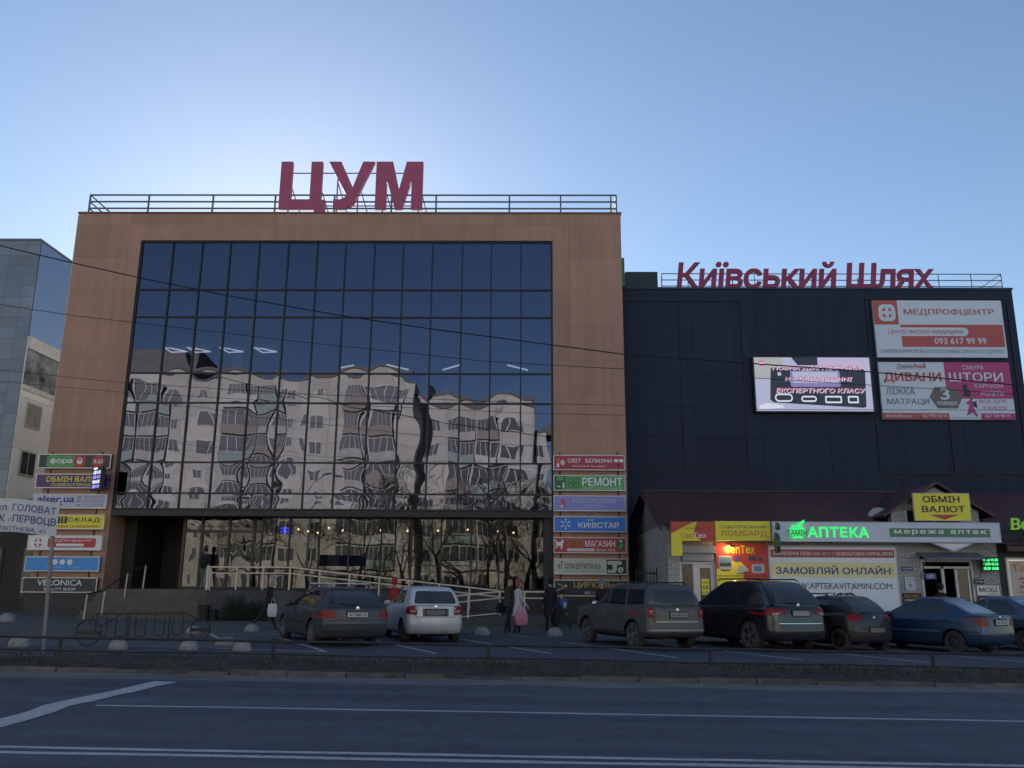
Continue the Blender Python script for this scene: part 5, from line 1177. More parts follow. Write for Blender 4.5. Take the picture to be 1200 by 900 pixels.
P_BLU = mat('paint_blue', (.008, .042, .11), .3, .35, coat=.6, dirt=((.06, .06, .065), -.1, .75, .4))
P_STL = mat('paint_steel_blue', (.06, .085, .14), .3, .4, coat=.6, dirt=((.09, .085, .08), -.1, .8, .4))
def place(RL, h, tr): # RL: left rear wheel's contact point; h: degrees turned left from straight ahead
    a = R(h); return (RL[0] + math.cos(a) * tr / 2, RL[1] + math.sin(a) * tr / 2), math.pi / 2 + a
def put(label, RL, h, tr, S):
    (x, y), rz = place(RL, h, tr); return car(label, (x, y, gz(x)), rz, S)
wagon = dict(L=4.67, W=1.75, H=1.46, ro=1.10, wb=2.70, r=.31, rim=.205, style='seven', rimmat=RIMS, paint=P_GREY, rx=.3, belt=[(-1.1, .97), (0, .95), (2.2, .90), (2.6, .86), (3.5, .70)],
    gh=dict(rear=(-1.02, -.86, -.66), front=(2.45, 1.95, 1.42)), win=[[(1.42, .98), (2.05, .96), (1.55, 1.33), (1.38, 1.35)], [(.50, .99), (1.34, .98), (1.30, 1.355), (.52, 1.36)], [(-.55, 1.03), (.42, .995), (.44, 1.36), (-.42, 1.33)]],
    rwin=[(-.62, 1.01), (.62, 1.01), (.52, 1.34), (-.52, 1.34)], fwin=[(-.66, .96), (.66, .96), (.52, 1.36), (-.52, 1.36)],
    lamps=[('tail_light', [(.56, .70), (.86, .70), (.86, .90), (.60, .90)], 'B', LAMP), ('tail_light', [(-1.1, .70), (-.85, .71), (-.88, .90), (-1.1, .90)], 'LR', LAMP)],
    gaps=[([(1.40, .97), (1.42, .3)], 'LR'), ([(.46, .97), (.42, .45)], 'LR'), ([(2.2, .85), (2.25, .3)], 'LR'), ([(-.82, .64), (.82, .64)], 'B')], trim=[([(-.9, .50), (.9, .50), (.9, .56), (-.9, .56)], 'B', PLAS), ([(.4, .52), (2.2, .52), (2.2, .57), (.4, .57)], 'LR', PLAS)],
    handles=[(.62, .86), (1.55, .84)], mirror=(2.02, .96), mirrormat=P_GREY, plate=(0, .78, .52, .112), ptext='AI 7480 IX', badge=(0, .935), wiper=(0, 1.02, .45, 1.04), rails=(-.5, 1.35, 1.50, .58), railmat=CHROME, bars=[.0, 1.0], lowplastic=.34)
put('slate grey estate car with silver roof bars parked by the ramp', (-5.28, 22.55), 30, 1.5, wagon)
fabia = dict(L=3.99, W=1.64, H=1.50, ro=.70, wb=2.45, r=.295, rim=.19, style='steel', rimmat=RIMD, paint=P_SILV, rx=.2, belt=[(-.8, 1.0), (0, .98), (1.9, .92), (2.3, .88), (3.3, .72)], rr=.30,
    rear=[(0, 0), (0, 0), (0, 0), (.02, .03), (.07, .05)], gh=dict(rear=(-.60, -.48, -.32), front=(2.15, 1.70, 1.22)), win=[[(1.02, 1.0), (1.72, .98), (1.32, 1.36), (1.0, 1.38)], [(.12, 1.02), (.94, 1.0), (.94, 1.385), (.22, 1.37)]],
    rwin=[(-.60, 1.03), (.60, 1.03), (.50, 1.36), (-.50, 1.36)], fwin=[(-.62, .98), (.62, .98), (.50, 1.38), (-.50, 1.38)],
    lamps=[('tail_light', [(.52, .72), (.78, .76), (.80, .95), (.62, .97), (.50, .84)], 'B', LAMP), ('tail_light', [(-.7, .74), (-.5, .78), (-.46, .92), (-.58, .98), (-.7, .96)], 'LR', LAMP), ('reversing_light', [(.54, .80), (.68, .81), (.68, .86), (.54, .86)], 'B', LAMPW)],
    gaps=[([(.98, .99), (1.0, .3)], 'LR'), ([(.10, .98), (-.02, .66)], 'LR'), ([(-.55, .68), (-.48, .98), (.48, .98), (.55, .68), (-.55, .68)], 'B')], trim=[([(-.36, .70), (.36, .70), (.36, .90), (-.36, .90)], 'B', mat('dusty_recess', (.12, .115, .105), .8))],
    handles=[(.25, .90), (1.12, .88)], mirror=(1.72, .98), plate=(0, .80, .52, .112), platemat=mat('plate_dirty', (.20, .19, .17), .8), badge=(0, .945), antenna=(.3, 1.49, -.2, .12), exh=.45)
put('dusty silver hatchback parked beside the slate estate car', (-3.24, 24.40), 20, 1.43, fabia)
suv = dict(L=4.41, W=1.76, H=1.66, ro=.86, wb=2.635, r=.345, rim=.235, style='five', rimmat=RIMS, paint=P_GUN, sill=.32, rx=.3, roofdrop=.01, belt=[(-.9, 1.08), (0, 1.08), (2.0, 1.06), (2.5, 1.05), (3.5, .97)], arch=.07, rr=.16, rf=.25, ghw=.92,
    gh=dict(rear=(-.80, -.72, -.58), front=(2.18, 1.86, 1.52)), win=[[(1.42, 1.11), (1.86, 1.10), (1.62, 1.50), (1.40, 1.51)], [(.42, 1.11), (1.32, 1.11), (1.30, 1.515), (.48, 1.515)], [(-.52, 1.13), (.32, 1.12), (.38, 1.515), (-.40, 1.50)]],
    rwin=[(-.62, 1.10), (.62, 1.10), (.55, 1.48), (-.55, 1.48)], fwin=[(-.68, 1.1), (.68, 1.1), (.58, 1.52), (-.58, 1.52)],
    lamps=[('tail_light', [(.66, .82), (.86, .82), (.86, 1.06), (.68, 1.06)], 'B', LAMP), ('tail_light', [(-.9, .82), (-.74, .82), (-.72, 1.06), (-.9, 1.06)], 'LR', LAMP), ('reversing_light', [(.70, .90), (.78, .90), (.78, .98), (.70, .98)], 'B', LAMPW)],
    gaps=[([(1.36, 1.08), (1.38, .42)], 'LR'), ([(.40, 1.08), (.42, .75)], 'LR'), ([(2.05, 1.0), (2.1, .42)], 'LR'), ([(-.66, .72), (-.64, 1.06)], 'B'), ([(.66, .72), (.64, 1.06)], 'B')],
    trim=[([(-.84, .48), (.84, .48), (.84, .52), (-.84, .52)], 'B', mat('bumper_bright', (.35, .35, .36), .4, .5)), ([(-.62, .70), (.62, .70), (.62, .73), (-.62, .73)], 'B', mat('bumper_bright', (.35, .35, .36), .4, .5))],
    handles=[(.58, .98), (1.52, .96)], handlemat=CHROME, mirror=(1.90, 1.08), mirrormat=CHROME, plate=(-.05, .88, .52, .112), platemat=mat('plate_dull', (.34, .34, .33), .6), ptext='KA 0027 CA', badge=(0, 1.0), wiper=(.1, 1.12, -.4, 1.15), rails=(-.4, 1.5, 1.69, .56), lowplastic=.44)
put('boxy gunmetal off-road car parked in front of the cream terrace', (2.93, 23.05), 22.5, 1.52, suv)
gle = dict(L=4.90, W=1.95, H=1.79, ro=.98, wb=2.97, r=.37, rim=.262, style='star', rimmat=RIMS, paint=P_BLK, sill=.28, rx=.5, belt=[(-1.0, 1.14), (0, 1.12), (2.2, 1.06), (2.7, 1.04), (3.9, .88)], rr=.38, rf=.5, ww=.25,
    rear=[(0, 0), (0, 0), (0, 0), (.03, .05), (.12, .05)], gh=dict(rear=(-.84, -.62, -.36), front=(2.62, 2.12, 1.60)), win=[[(1.62, 1.12), (2.2, 1.10), (1.74, 1.56), (1.58, 1.58)], [(.60, 1.15), (1.52, 1.12), (1.50, 1.59), (.66, 1.585)], [(-.38, 1.18), (.50, 1.155), (.56, 1.58), (-.02, 1.54)]],
    rwin=[(-.68, 1.20), (.68, 1.20), (.54, 1.57), (-.54, 1.57)], fwin=[(-.74, 1.1), (.74, 1.1), (.58, 1.6), (-.58, 1.6)],
    lamps=[('tail_light', [(.50, .94), (.95, .90), (.95, 1.08), (.52, 1.06)], 'B', LAMP), ('tail_light', [(-.98, .92), (-.66, .98), (-.64, 1.06), (-.98, 1.06)], 'LR', LAMP), ('reversing_light', [(.62, .93), (.84, .91), (.84, .97), (.62, .98)], 'B', LAMPW)],
    gaps=[([(1.56, 1.1), (1.6, .4)], 'LR'), ([(.54, 1.1), (.5, .7)], 'LR'), ([(-.85, .70), (.85, .70)], 'B')], trim=[([(-.7, .70), (.7, .70), (.7, .715), (-.7, .715)], 'B', CHROME)],
    handles=[(.72, 1.0), (1.78, .98)], mirror=(2.20, 1.10), plate=(0, .96, .52, .125), platemat=mat('plate_dull', (.20, .20, .19), .6), badge=(0, 1.16), wiper=(0, 1.2, .4, 1.23), rails=(-.2, 1.7, 1.82, .60), lowplastic=.0, exh=.6)
put('large glossy black off-road car parked in front of the white pharmacy panel', (6.02, 23.35), 24, 1.68, gle)
clio = dict(L=3.80, W=1.64, H=1.42, ro=.58, wb=2.47, r=.29, rim=.19, style='steel', rimmat=RIMD, paint=P_ANT, rx=.2, belt=[(-.6, .96), (0, .94), (1.9, .90), (2.3, .86), (3.2, .70)], rr=.40,
    rear=[(0, 0), (0, 0), (0, 0), (.03, .06), (.14, .05)], gh=dict(rear=(-.40, -.22, -.02), front=(2.15, 1.70, 1.20)), win=[[(1.02, .96), (1.72, .94), (1.32, 1.28), (1.0, 1.30)], [(.25, .98), (.94, .96), (.94, 1.305), (.40, 1.28)]],
    rwin=[(-.56, .98), (.56, .98), (.48, 1.28), (-.48, 1.28)], fwin=[(-.62, .94), (.62, .94), (.50, 1.30), (-.50, 1.30)],
    lamps=[('tail_light', [(.50, .82), (.76, .76), (.80, .92), (.66, .98), (.52, .92)], 'B', LAMP), ('tail_light', [(-.55, .78), (-.30, .86), (-.28, .96), (-.40, .98), (-.55, .94)], 'LR', LAMP)],
    gaps=[([(.98, .95), (1.0, .3)], 'LR'), ([(-.58, .58), (.58, .58)], 'B')], trim=[([(-.72, .40), (.72, .40), (.72, .44), (-.72, .44)], 'B', PLAS)], handles=[(.35, .88), (1.15, .86)], mirror=(1.72, .95), plate=(0, .55, .52, .112), platemat=mat('plate_dirty', (.20, .19, .17), .8), badge=(0, .86), wiper=(0, .99, .4, 1.0), antenna=(.3, 1.41, -.25, .25), rails=(.5, 1.2, 1.46, .52), exh=.4)
put('small anthracite hatchback parked between the black car and the blue saloon', (8.42, 23.6), 28, 1.42, clio)
lanos = dict(L=4.14, W=1.66, H=1.43, ro=.86, wb=2.52, r=.285, rim=.18, style='steel', rimmat=RIMD, paint=P_BLU, sedan=True, rx=.7, belt=[(-1.0, .98), (-.4, .97), (0, .94), (1.8, .88), (2.2, .84), (3.2, .66)], rr=.30,
    gh=dict(rear=(-.42, -.10, .28), front=(2.25, 1.75, 1.28)), win=[[(1.02, .94), (1.80, .91), (1.36, 1.29), (1.0, 1.32)], [(.10, .97), (.94, .945), (.94, 1.325), (.42, 1.30), (.20, 1.16)]],
    rwin=[(-.58, 1.01), (.58, 1.01), (.46, 1.31), (-.46, 1.31)], fwin=[(-.62, .93), (.62, .93), (.50, 1.32), (-.50, 1.32)], rearglass=mat('frosted_rear_glass', (.34, .38, .46), .3, var=.3, scale=4),
    lamps=[('tail_light', [(.50, .72), (.78, .70), (.80, .92), (.54, .92)], 'B', LAMPO), ('tail_light', [(-.98, .72), (-.80, .72), (-.78, .91), (-.98, .91)], 'LR', LAMPO)],
    gaps=[([(.98, .93), (1.0, .3)], 'LR'), ([(.08, .95), (-.02, .62)], 'LR'), ([(1.85, .86), (1.9, .3)], 'LR')], trim=[([(-.9, .50), (-.42, .50), (-.42, .53), (-.9, .53)], 'LR', mat('bumper_line', (.05, .09, .18), .4)), ([(.35, .52), (1.9, .52), (1.9, .57), (.35, .57)], 'LR', mat('bumper_line', (.05, .09, .18), .4))],
    handles=[(.22, .83), (1.12, .81)], handlemat=BK, mirror=(1.80, .92), mirrormat=BK, plate=(0, .80, .50, .112), ptext='AI 9026', badge=(0, .93), exh=.4)
put('blue saloon with pale rear window parked before the pharmacy door', (11.36, 23.45), 33, 1.40, lanos)
sed = dict(lanos); sed.update(paint=P_STL, H=1.47, L=4.5, wb=2.66, W=1.72, rearglass=CGL2, ptext='AI 3305', lamps=[(a, b, c, LAMP) for a, b, c, d in lanos['lamps']], gh=dict(rear=(-.46, -.08, .30), front=(2.38, 1.86, 1.36)), win=[[(1.08, .95), (1.92, .92), (1.46, 1.33), (1.06, 1.36)], [(.10, .98), (.98, .955), (.98, 1.365), (.46, 1.34), (.22, 1.18)]], rimmat=RIMS, style='seven', handlemat=P_STL, mirrormat=P_STL)
put('steel blue saloon at the right end of the parked row behind the blue one', (13.9, 24.75), 31, 1.44, sed)
# ------------------------------------------------------------------ people (local frame: x forward, y left, z up)
SKIN = mat('skin', (.42, .26, .19), .6); HAIRD = mat('hair_dark', (.02, .016, .013), .7); SHOE = mat('shoe_black', (.012, .012, .013), .5)
def cloth(n, c): return mat(n, c, .9, var=.15, scale=9)
def person(label, loc, rz, h, trousers, top, P, hair=None, hat=None, coat=None, hood=None, shoes=SHOE, female=False):
    """P: legs [(hip, knee) left, right], arms [(shoulder, elbow, out) left, right] in degrees, lean."""
    root = thing('person', label, 'person', loc, rz); ORG[root.name] = Vector((0, 0, 0)); root.rotation_euler = (0, 0, rz)
    s = h / 1.75; V, E, Rr, Bn = [], [], [], []
    def add(p, r, par, bone):
        V.append(Vector(p) * s); Rr.append(r if isinstance(r, tuple) else (r, r)); Bn.append(bone)
        if par is not None: E.append((par, len(V) - 1))
        return len(V) - 1
    ln = R(P.get('lean', 0)); hipz = P.get('hipz', .94)
    sp = lambda d, x=0: (math.sin(ln) * d + x, 0, hipz + math.cos(ln) * d)
    w = .92 if female else 1.0
    pel = add((0, 0, hipz), (.15 * w, .115), None, 't'); bel = add(sp(.18), (.135 * w, .105), pel, 'c'); ch = add(sp(.40), (.165 * w, .115), bel, 'c'); nb = add(sp(.54), (.075, .07), ch, 'c')
    nk = add(sp(.60, .01), .052, nb, 's'); h0 = add(sp(.68, .025), (.07, .08), nk, 's'); h1 = add(sp(.76, .02), (.076, .092), h0, 's'); add(sp(.82, .01), (.055, .065), h1, 's')
    add((V[h0].x / s + .105, 0, V[h0].z / s + .012), .016, h0, 's')
    for q, sd in enumerate((1, -1)):
        hip, kn = P['legs'][q]; a = R(hip); b = a - R(kn)
        j0 = add((0, sd * .085, hipz - .04), .098 * w, pel, 't'); k = Vector((math.sin(a) * .44, sd * .09, hipz - .04 - math.cos(a) * .44)); jm = add(tuple((Vector((0, sd * .085, hipz - .04)) + k) / 2), .082 * w, j0, 't'); j1 = add(tuple(k), .062, jm, 't')
        an = k + Vector((math.sin(b) * .42, 0, -math.cos(b) * .42)); jc = add(tuple((k + an) / 2), .058, j1, 't'); j2 = add(tuple(an), .042, jc, 't')
        fa = b * .6; heel = an + Vector((-.03, 0, -.05)); toe = an + Vector((.17 * math.cos(fa), sd * .02, -.055 + .17 * math.sin(fa))); j3 = add(tuple(an + Vector((.05, 0, -.045))), (.045, .04), j2, 'f'); add(tuple(toe), (.038, .028), j3, 'f')
        sh, el, out = P['arms'][q]; a = R(sh); b = a + R(el); o = R(out)
        S0 = Vector(sp(.48)) + Vector((0, sd * .17 * w, 0)); j0 = add(tuple(S0), .062, ch, 'c'); e = S0 + Vector((math.sin(a) * math.cos(o), sd * math.sin(o), -math.cos(a) * math.cos(o))) * .29; j1 = add(tuple(e), .046, j0, 'c')
        wr = e + Vector((math.sin(b) * math.cos(o * .4), sd * math.sin(o * .4), -math.cos(b) * math.cos(o * .4))) * .25; j2 = add(tuple(wr), .034, j1, 'c'); dd = (wr - e).normalized(); pa = wr + dd * .06; j3 = add(tuple(pa), (.034, .020), j2, 's')
        fw = Vector((1, 0, 0)); lat = (fw - dd * fw.dot(dd)).normalized(); inn = Vector((0, -sd, 0))
        for i, (t, ll) in enumerate(((-.026, .062), (-.009, .075), (.009, .08), (.026, .07))):
            base = pa + lat * t * -1 + dd * .03; f1 = base + dd * ll * .5 + inn * .006; f2 = f1 + dd * ll * .4 + inn * .022
            q1 = add(tuple(base), .009, j3, 's'); q2 = add(tuple(f1), .008, q1, 's'); add(tuple(f2), .007, q2, 's')
        q1 = add(tuple(wr + dd * .035 + lat * .035), .011, j2, 's'); add(tuple(wr + dd * .075 + lat * .05 + inn * .01), .009, q1, 's')
    me = bpy.data.meshes.new('body'); me.from_pydata(V, E, []); o = bpy.data.objects.new('body', me); C.objects.link(o)
    md = o.modifiers.new('k', 'SKIN'); md.use_smooth_shade = True
    for i, sv in enumerate(me.skin_vertices[0].data): sv.radius = (Rr[i][0] * s, Rr[i][1] * s); sv.use_root = (i == 0)
    su = o.modifiers.new('s', 'SUBSURF'); su.levels = 1; su.render_levels = 1
    dg = bpy.context.evaluated_depsgraph_get(); dg.update(); m2 = bpy.data.meshes.new_from_object(o.evaluated_get(dg)); o.modifiers.clear(); o.data = m2; bpy.data.meshes.remove(me)
    for mm in (trousers, top, SKIN, shoes): m2.materials.append(mm)
    segs = [(V[a], V[b], Bn[b]) for a, b in E]; ix = {'t': 0, 'c': 1, 's': 2, 'f': 3}
    for p in m2.polygons:
        c = p.center; best = None
        for A, B, bn in segs:
            d = B - A; t = max(0, min(1, (c - A).dot(d) / max(1e-9, d.length_squared))); q = (A + d * t - c).length_squared
            if best is None or q < best[0]: best = (q, bn)
        p.material_index = ix[best[1]]
    m2.shade_smooth(); o.parent = root
    hc = V[h1]; m = MB()
    for sd in (1, -1): m.ball((hc.x + .078 * s, hc.y + sd * .03 * s, hc.z - .015 * s), .010, .012, .010, 8, 6)
    m.build('eyes', BK, root)
    if hair is not None:
        m = MB(); m.ball((hc.x - .018 * s, 0, hc.z + .005 * s), .108 * s, .098 * s, .118 * s, 18, 10, -12, 90)
        m.ball((hc.x - .05 * s, 0, hc.z - .03 * s), .085 * s, .088 * s, (.19 if female else .12) * s, 16, 8, -85, 60); m.build('hair', hair, root, smooth=True)
    if hat is not None:
        m = MB(); m.ball((hc.x - .01 * s, 0, hc.z + .035 * s), .115 * s, .108 * s, .115 * s, 18, 8, -8, 90); m.lathe([(.118 * s, 0), (.122 * s, .0), (.122 * s, .05 * s), (.117 * s, .05 * s)], (hc.x - .01 * s, 0, hc.z + .01 * s), 'Z', 18, cap=False); m.build('hat', hat, root, smooth=True)
    if hood is not None:
        m = MB(); m.ball((hc.x - .03 * s, 0, hc.z - .0 * s), .125 * s, .115 * s, .14 * s, 18, 12, -80, 90)
        m.f = [f for f in m.f if sum(m.v[i][0] for i in f) / len(f) < hc.x + .055 * s or sum(m.v[i][2] for i in f) / len(f) > hc.z + .075 * s]; m.m = [0] * len(m.f); m.build('hood', hood, root, smooth=True)
    if coat is not None:
        cm, hem, flare = coat; m = MB(); n = 20; prof = []
        for d, a, b in ((.55, .085, .095), (.51, .10, .155), (.42, .135, .185), (.25, .13, .165), (.12, .135, .165), (-.02, .15, .185), (hem * .5, .155 + flare * .5, .185 + flare * .5), (hem, .16 + flare, .19 + flare)):
            x, _, z = sp(d) if d > 0 else (0, 0, hipz + d)
            prof.append((x, z, a * w, b * w))
        vs = [((x + a * math.cos(2 * math.pi * k / n) * (1 + .04 * math.sin(3 * k))) * s, b * math.sin(2 * math.pi * k / n) * s * (1 + .04 * math.cos(4 * k)), z * s) for x, z, a, b in prof for k in range(n)]
        m.raw(vs, [(i * n + k, i * n + (k + 1) % n, (i + 1) * n + (k + 1) % n, (i + 1) * n + k) for i in range(len(prof) - 1) for k in range(n)]); m.build('coat', cm, root, smooth=True, angle=180)
    root['hl'] = tuple(root.location)
    return root
def bag(label, loc, rz, w, h, d, mm, handle=.18):
    o = thing('bag', label, 'bag', loc, rz); ORG[o.name] = Vector((0, 0, 0)); o.rotation_euler = (0, 0, rz); m = MB()
    m.raw([(-w * .42, -d * .5, 0), (w * .42, -d * .5, 0), (w * .42, d * .5, 0), (-w * .42, d * .5, 0), (-w * .52, -d * .6, h * .45), (w * .53, -d * .6, h * .45), (w * .53, d * .6, h * .45), (-w * .52, d * .6, h * .45), (-w * .45, -d * .15, h), (w * .45, -d * .15, h), (w * .45, d * .15, h), (-w * .45, d * .15, h)],
          [(0, 3, 2, 1), (0, 1, 5, 4), (1, 2, 6, 5), (2, 3, 7, 6), (3, 0, 4, 7), (4, 5, 9, 8), (5, 6, 10, 9), (6, 7, 11, 10), (7, 4, 8, 11), (8, 9, 10, 11)])
    m.build('pouch', mm, o, bevel=.02)
    m = MB()
    for y in (-d * .12, d * .12): m.tube([(-w * .2, y, h - .01), (-w * .12, y, h + handle * .8), (0, y * .5, h + handle), (w * .12, y, h + handle * .8), (w * .2, y, h - .01)], .008, 6)
    m.build('handle', mm, o); return o
BLACKC = cloth('cloth_black', (.014, .014, .016)); DARKT = cloth('cloth_dark_trousers', (.02, .021, .025)); GREENJ = cloth('cloth_dark_green', (.03, .036, .026)); WHITEC = cloth('cloth_pale_pink', (.50, .46, .50)); GREYJ = cloth('cloth_grey', (.10, .105, .11)); JEAN = cloth('cloth_jeans', (.06, .075, .11)); REDJ = cloth('cloth_red', (.36, .02, .03)); BLUEJ = cloth('cloth_blue', (.022, .045, .12)); TEAL = cloth('cloth_teal', (.05, .20, .30)); FURD = cloth('fur_dark', (.014, .011, .010))
HR = mat('hair_red', (.24, .06, .05), .7); HB = mat('hair_pale', (.34, .30, .28), .7)
stand = dict(legs=[(3, 2), (-3, 2)], arms=[(6, 10, 8), (-4, 10, 8)])
person('man in a dark top and pale trousers with a black backpack entering the glass doors', (-13.75, 37.75, 1.295), R(92), 1.78, cloth('cloth_pale_trousers', (.16, .16, .17)), cloth('cloth_charcoal', (.03, .03, .034)), dict(legs=[(10, 8), (-8, 5)], arms=[(10, 25, 8), (-8, 15, 8)], hipz=.93), hair=HAIRD)
o = thing('backpack', 'black backpack worn by the man at the glass doors', 'backpack', (-13.75, 37.55, 2.40)); m = MB(); m.ball((-13.75, 37.56, 2.42), .19, .11, .26, 14, 8); m.build('pouch', BLACKC, o, smooth=True); m = MB(); m.ball((-13.75, 37.46, 2.33), .13, .05, .12, 12, 6); m.build('front_pocket', BLACKC, o, smooth=True)
person('person in a black coat with pale hair striding past the terrace carrying a white bag', (-8.42, 29.2, gz(-8.2)), R(12), 1.68, DARKT, BLACKC, dict(legs=[(-30, 14), (24, 6)], arms=[(-18, 12, 6), (14, 14, 8)], lean=6, hipz=.88), hair=HB, coat=(BLACKC, -.26, .02), female=True)
bag('white carrier bag held by the striding person in the black coat', (-8.16, 28.86, .42 + gz(-8)), R(10), .30, .42, .14, flat('bag_white', (.55, .55, .56), .5))
person('person in a red hooded jacket standing behind the silver hatchback', (-4.50, 31.0, gz(-4.5)), R(60), 1.66, DARKT, REDJ, dict(stand), hood=REDJ, coat=(REDJ, -.12, .02), female=True)
person('man in a dark green jacket and black cap walking beside the pale coat', (-.46, 30.0, gz(0)), R(35), 1.80, DARKT, GREENJ, dict(legs=[(12, 10), (-10, 6)], arms=[(4, 12, 10), (10, 20, 8)], hipz=.925, lean=3), hat=BLACKC, coat=(GREENJ, -.10, .02))
bag('black shoulder bag in the hand of the man in the green jacket', (-.72, 30.15, .62), R(35), .34, .34, .16, BLACKC)
person('woman with red hair in a long pale pink coat walking with a pink bag', (-.12, 29.35, gz(0)), R(25), 1.70, BLACKC, WHITEC, dict(legs=[(8, 6), (-9, 5)], arms=[(4, 14, 8), (12, 26, 8)], hipz=.925), hair=HR, coat=(WHITEC, -.36, .05), female=True)
bag('pink shopping bag held by the woman in the pale coat', (-.02, 29.02, .28), R(15), .40, .46, .18, flat('bag_pink', (.58, .20, .26), .5), .20)
person('person in a long black coat and hood beside the child near the pier', (1.00, 30.8, gz(1)), R(120), 1.78, BLACKC, BLACKC, dict(legs=[(9, 5), (-8, 5)], arms=[(5, 12, 10), (-5, 12, 10)], hipz=.93), hood=BLACKC, coat=(BLACKC, -.45, .06))
person('child in a blue jacket running after the person in the black coat', (1.36, 30.45, gz(1)), R(125), 1.34, DARKT, BLUEJ, dict(legs=[(26, 14), (-26, 40)], arms=[(20, 40, 8), (-22, 30, 8)], hipz=.90), hat=BLACKC)
o = thing('backpack', 'blue and white school backpack on the running child', 'backpack', (1.44, 30.33, .95)); m = MB(); m.ball((1.44, 30.33, .95), .15, .12, .19, 14, 8); m.build('pouch', mat('pack_blue', (.035, .06, .20), .6), o, smooth=True); m = MB(); m.ball((1.47, 30.24, .90), .07, .06, .12, 10, 6); m.build('front_pocket', mat('pack_white', (.36, .38, .48), .6), o, smooth=True)
person('person in a teal knitted hat standing behind the gunmetal off-road car', (2.78, 30.6, gz(2.7)), R(80), 1.72, DARKT, BLACKC, dict(stand), hat=TEAL, coat=(BLACKC, -.2, .02))
person('person in a dark fur hooded coat going in at the pharmacy door', (14.75, 31.2, gz(14.7) + .02), R(95), 1.78, DARKT, FURD, dict(legs=[(10, 8), (-8, 6)], arms=[(15, 30, 16), (10, 30, 16)], hipz=.925), hood=FURD, coat=(FURD, -.25, .06))

# ------------------------------------------------------------------ street furniture
HEMI = mat('bollard_concrete', (.27, .265, .265), .9, var=.3, scale=6, bump=.5, bscale=35)
HM = None
for i, (x, y, r_, lab) in enumerate([(-11.75, 20.75, .235, 'concrete hemisphere bollard at the far left below the street name post'), (-9.28, 20.45, .215, 'concrete hemisphere bollard right of the round rack end'), (-7.68, 20.55, .215, 'concrete hemisphere bollard in front of the middle of the bicycle rack'),
        (-6.45, 20.55, .215, 'concrete hemisphere bollard at the left edge of the parking bays'), (-8.55, 28.1, .23, 'concrete hemisphere bollard at the feet of the striding person'), (-9.85, 26.6, .22, 'concrete hemisphere bollard behind the right end of the bicycle rack'),
        (-1.26, 28.3, .25, 'concrete hemisphere bollard right of the silver hatchback'), (1.06, 28.5, .25, 'concrete hemisphere bollard left of the gunmetal off-road car'), (-18.4, 31.5, .30, 'concrete hemisphere bollard on the pavement at the left edge')]):
    o = thing('hemisphere_bollard', lab, 'bollard', (x, y, gz(x)), 0, 'concrete hemisphere bollards'); m = MB()
    prof = [(.97 * r_, -.02), (r_, .03)] + [(r_ * math.cos(R(a)), .03 + r_ * .92 * math.sin(R(a))) for a in (15, 30, 45, 60, 75, 88)]
    m.lathe(prof, (x, y, gz(x)), 'Z', 24); m.build('dome', HEMI, o, smooth=True)
    m = MB(); m.lathe([(r_ * 1.02, -.02), (r_ * 1.02, .018), (r_ * .9, .02)], (x, y, gz(x)), 'Z', 24); m.build('base', HEMI, o)
o = thing('flat_bollard', 'low worn concrete disc stub by the painted corner of the parking bay', 'bollard', (-7.45, 22.3, gz(-7.4))); m = MB(); m.lathe([(.24, -.02), (.25, .09), (.20, .11), (.01, .12)], (-7.45, 22.3, gz(-7.4)), 'Z', 20); m.lathe([(.17, .12), (.18, .17), (.01, .20)], (-7.42, 22.33, gz(-7.4)), 'Z', 20); m.build('dome', HEMI, o, smooth=True)
RUST = mat('rail_steel', (.035, .036, .04), .6, .3, var=.3, scale=6)
gr = thing('guard_rail', 'low two bar steel guard rail along the verge between road and car park', 'railing', (0, 16.9, 0)); m = MB()
pts = [-30 + 1.5 * i for i in range(41)]
m.tube([(x, 16.9, .455 - .0105 * x + .008 * math.sin(x * 1.7)) for x in pts], .024, 8); m.tube([(x, 16.9, .215 - .0110 * x + .010 * math.sin(x * 1.1 + 1)) for x in pts], .018, 8); m.build('rail', RUST, gr)
for x in (-29.0, -24.9, -20.9, -16.9, -12.9, -8.78, -4.73, -.64, 3.55, 7.72, 11.8, 15.9, 20, 24, 28):
    m = MB(); m.tube([(x, 16.9, gz(x) - .1), (x + rnd.uniform(-.02, .02), 16.9, .47 - .0105 * x)], .034, 8); m.build('post', RUST, gr)
# bicycle shaped rack: two rings joined by a row of loops
bk = thing('bicycle_rack', 'dark steel bicycle rack with a ring at each end and a row of hanging loops', 'bicycle rack', (-9.5, 22.5, gz(-9.5))); A, B = Vector((-10.25, 20.95, .09)), Vector((-8.75, 24.0, .08)); dv = (B - A); du = dv.normalized()
def ringpts(c, rad, n=24): return [c + du * rad * math.cos(2 * math.pi * k / n) + Vector((0, 0, rad * math.sin(2 * math.pi * k / n))) for k in range(n + 1)]
A = Vector((-10.33, 21.1, .09)); B = Vector((-9.02, 24.6, .08))
rx_ = lambda c, rad, n=28: [c + Vector((rad * math.cos(2 * math.pi * k / n), 0, rad * math.sin(2 * math.pi * k / n))) for k in range(n + 1)]
for c, rad in ((Vector((-10.33, 21.1, .09 + .315)), .30), (Vector((-8.75, 24.1, .08 + .25)), .27)):
    m = MB(); m.tube(rx_(c, rad), .018, 8); m.build('end_ring', RUST, bk)
    m = MB(); m.box(c.x - rad + .02, c.x + rad - .02, c.y - .02, c.y + .02, c.z - .05, c.z + .04); m.build('ring_plate', BK, bk)
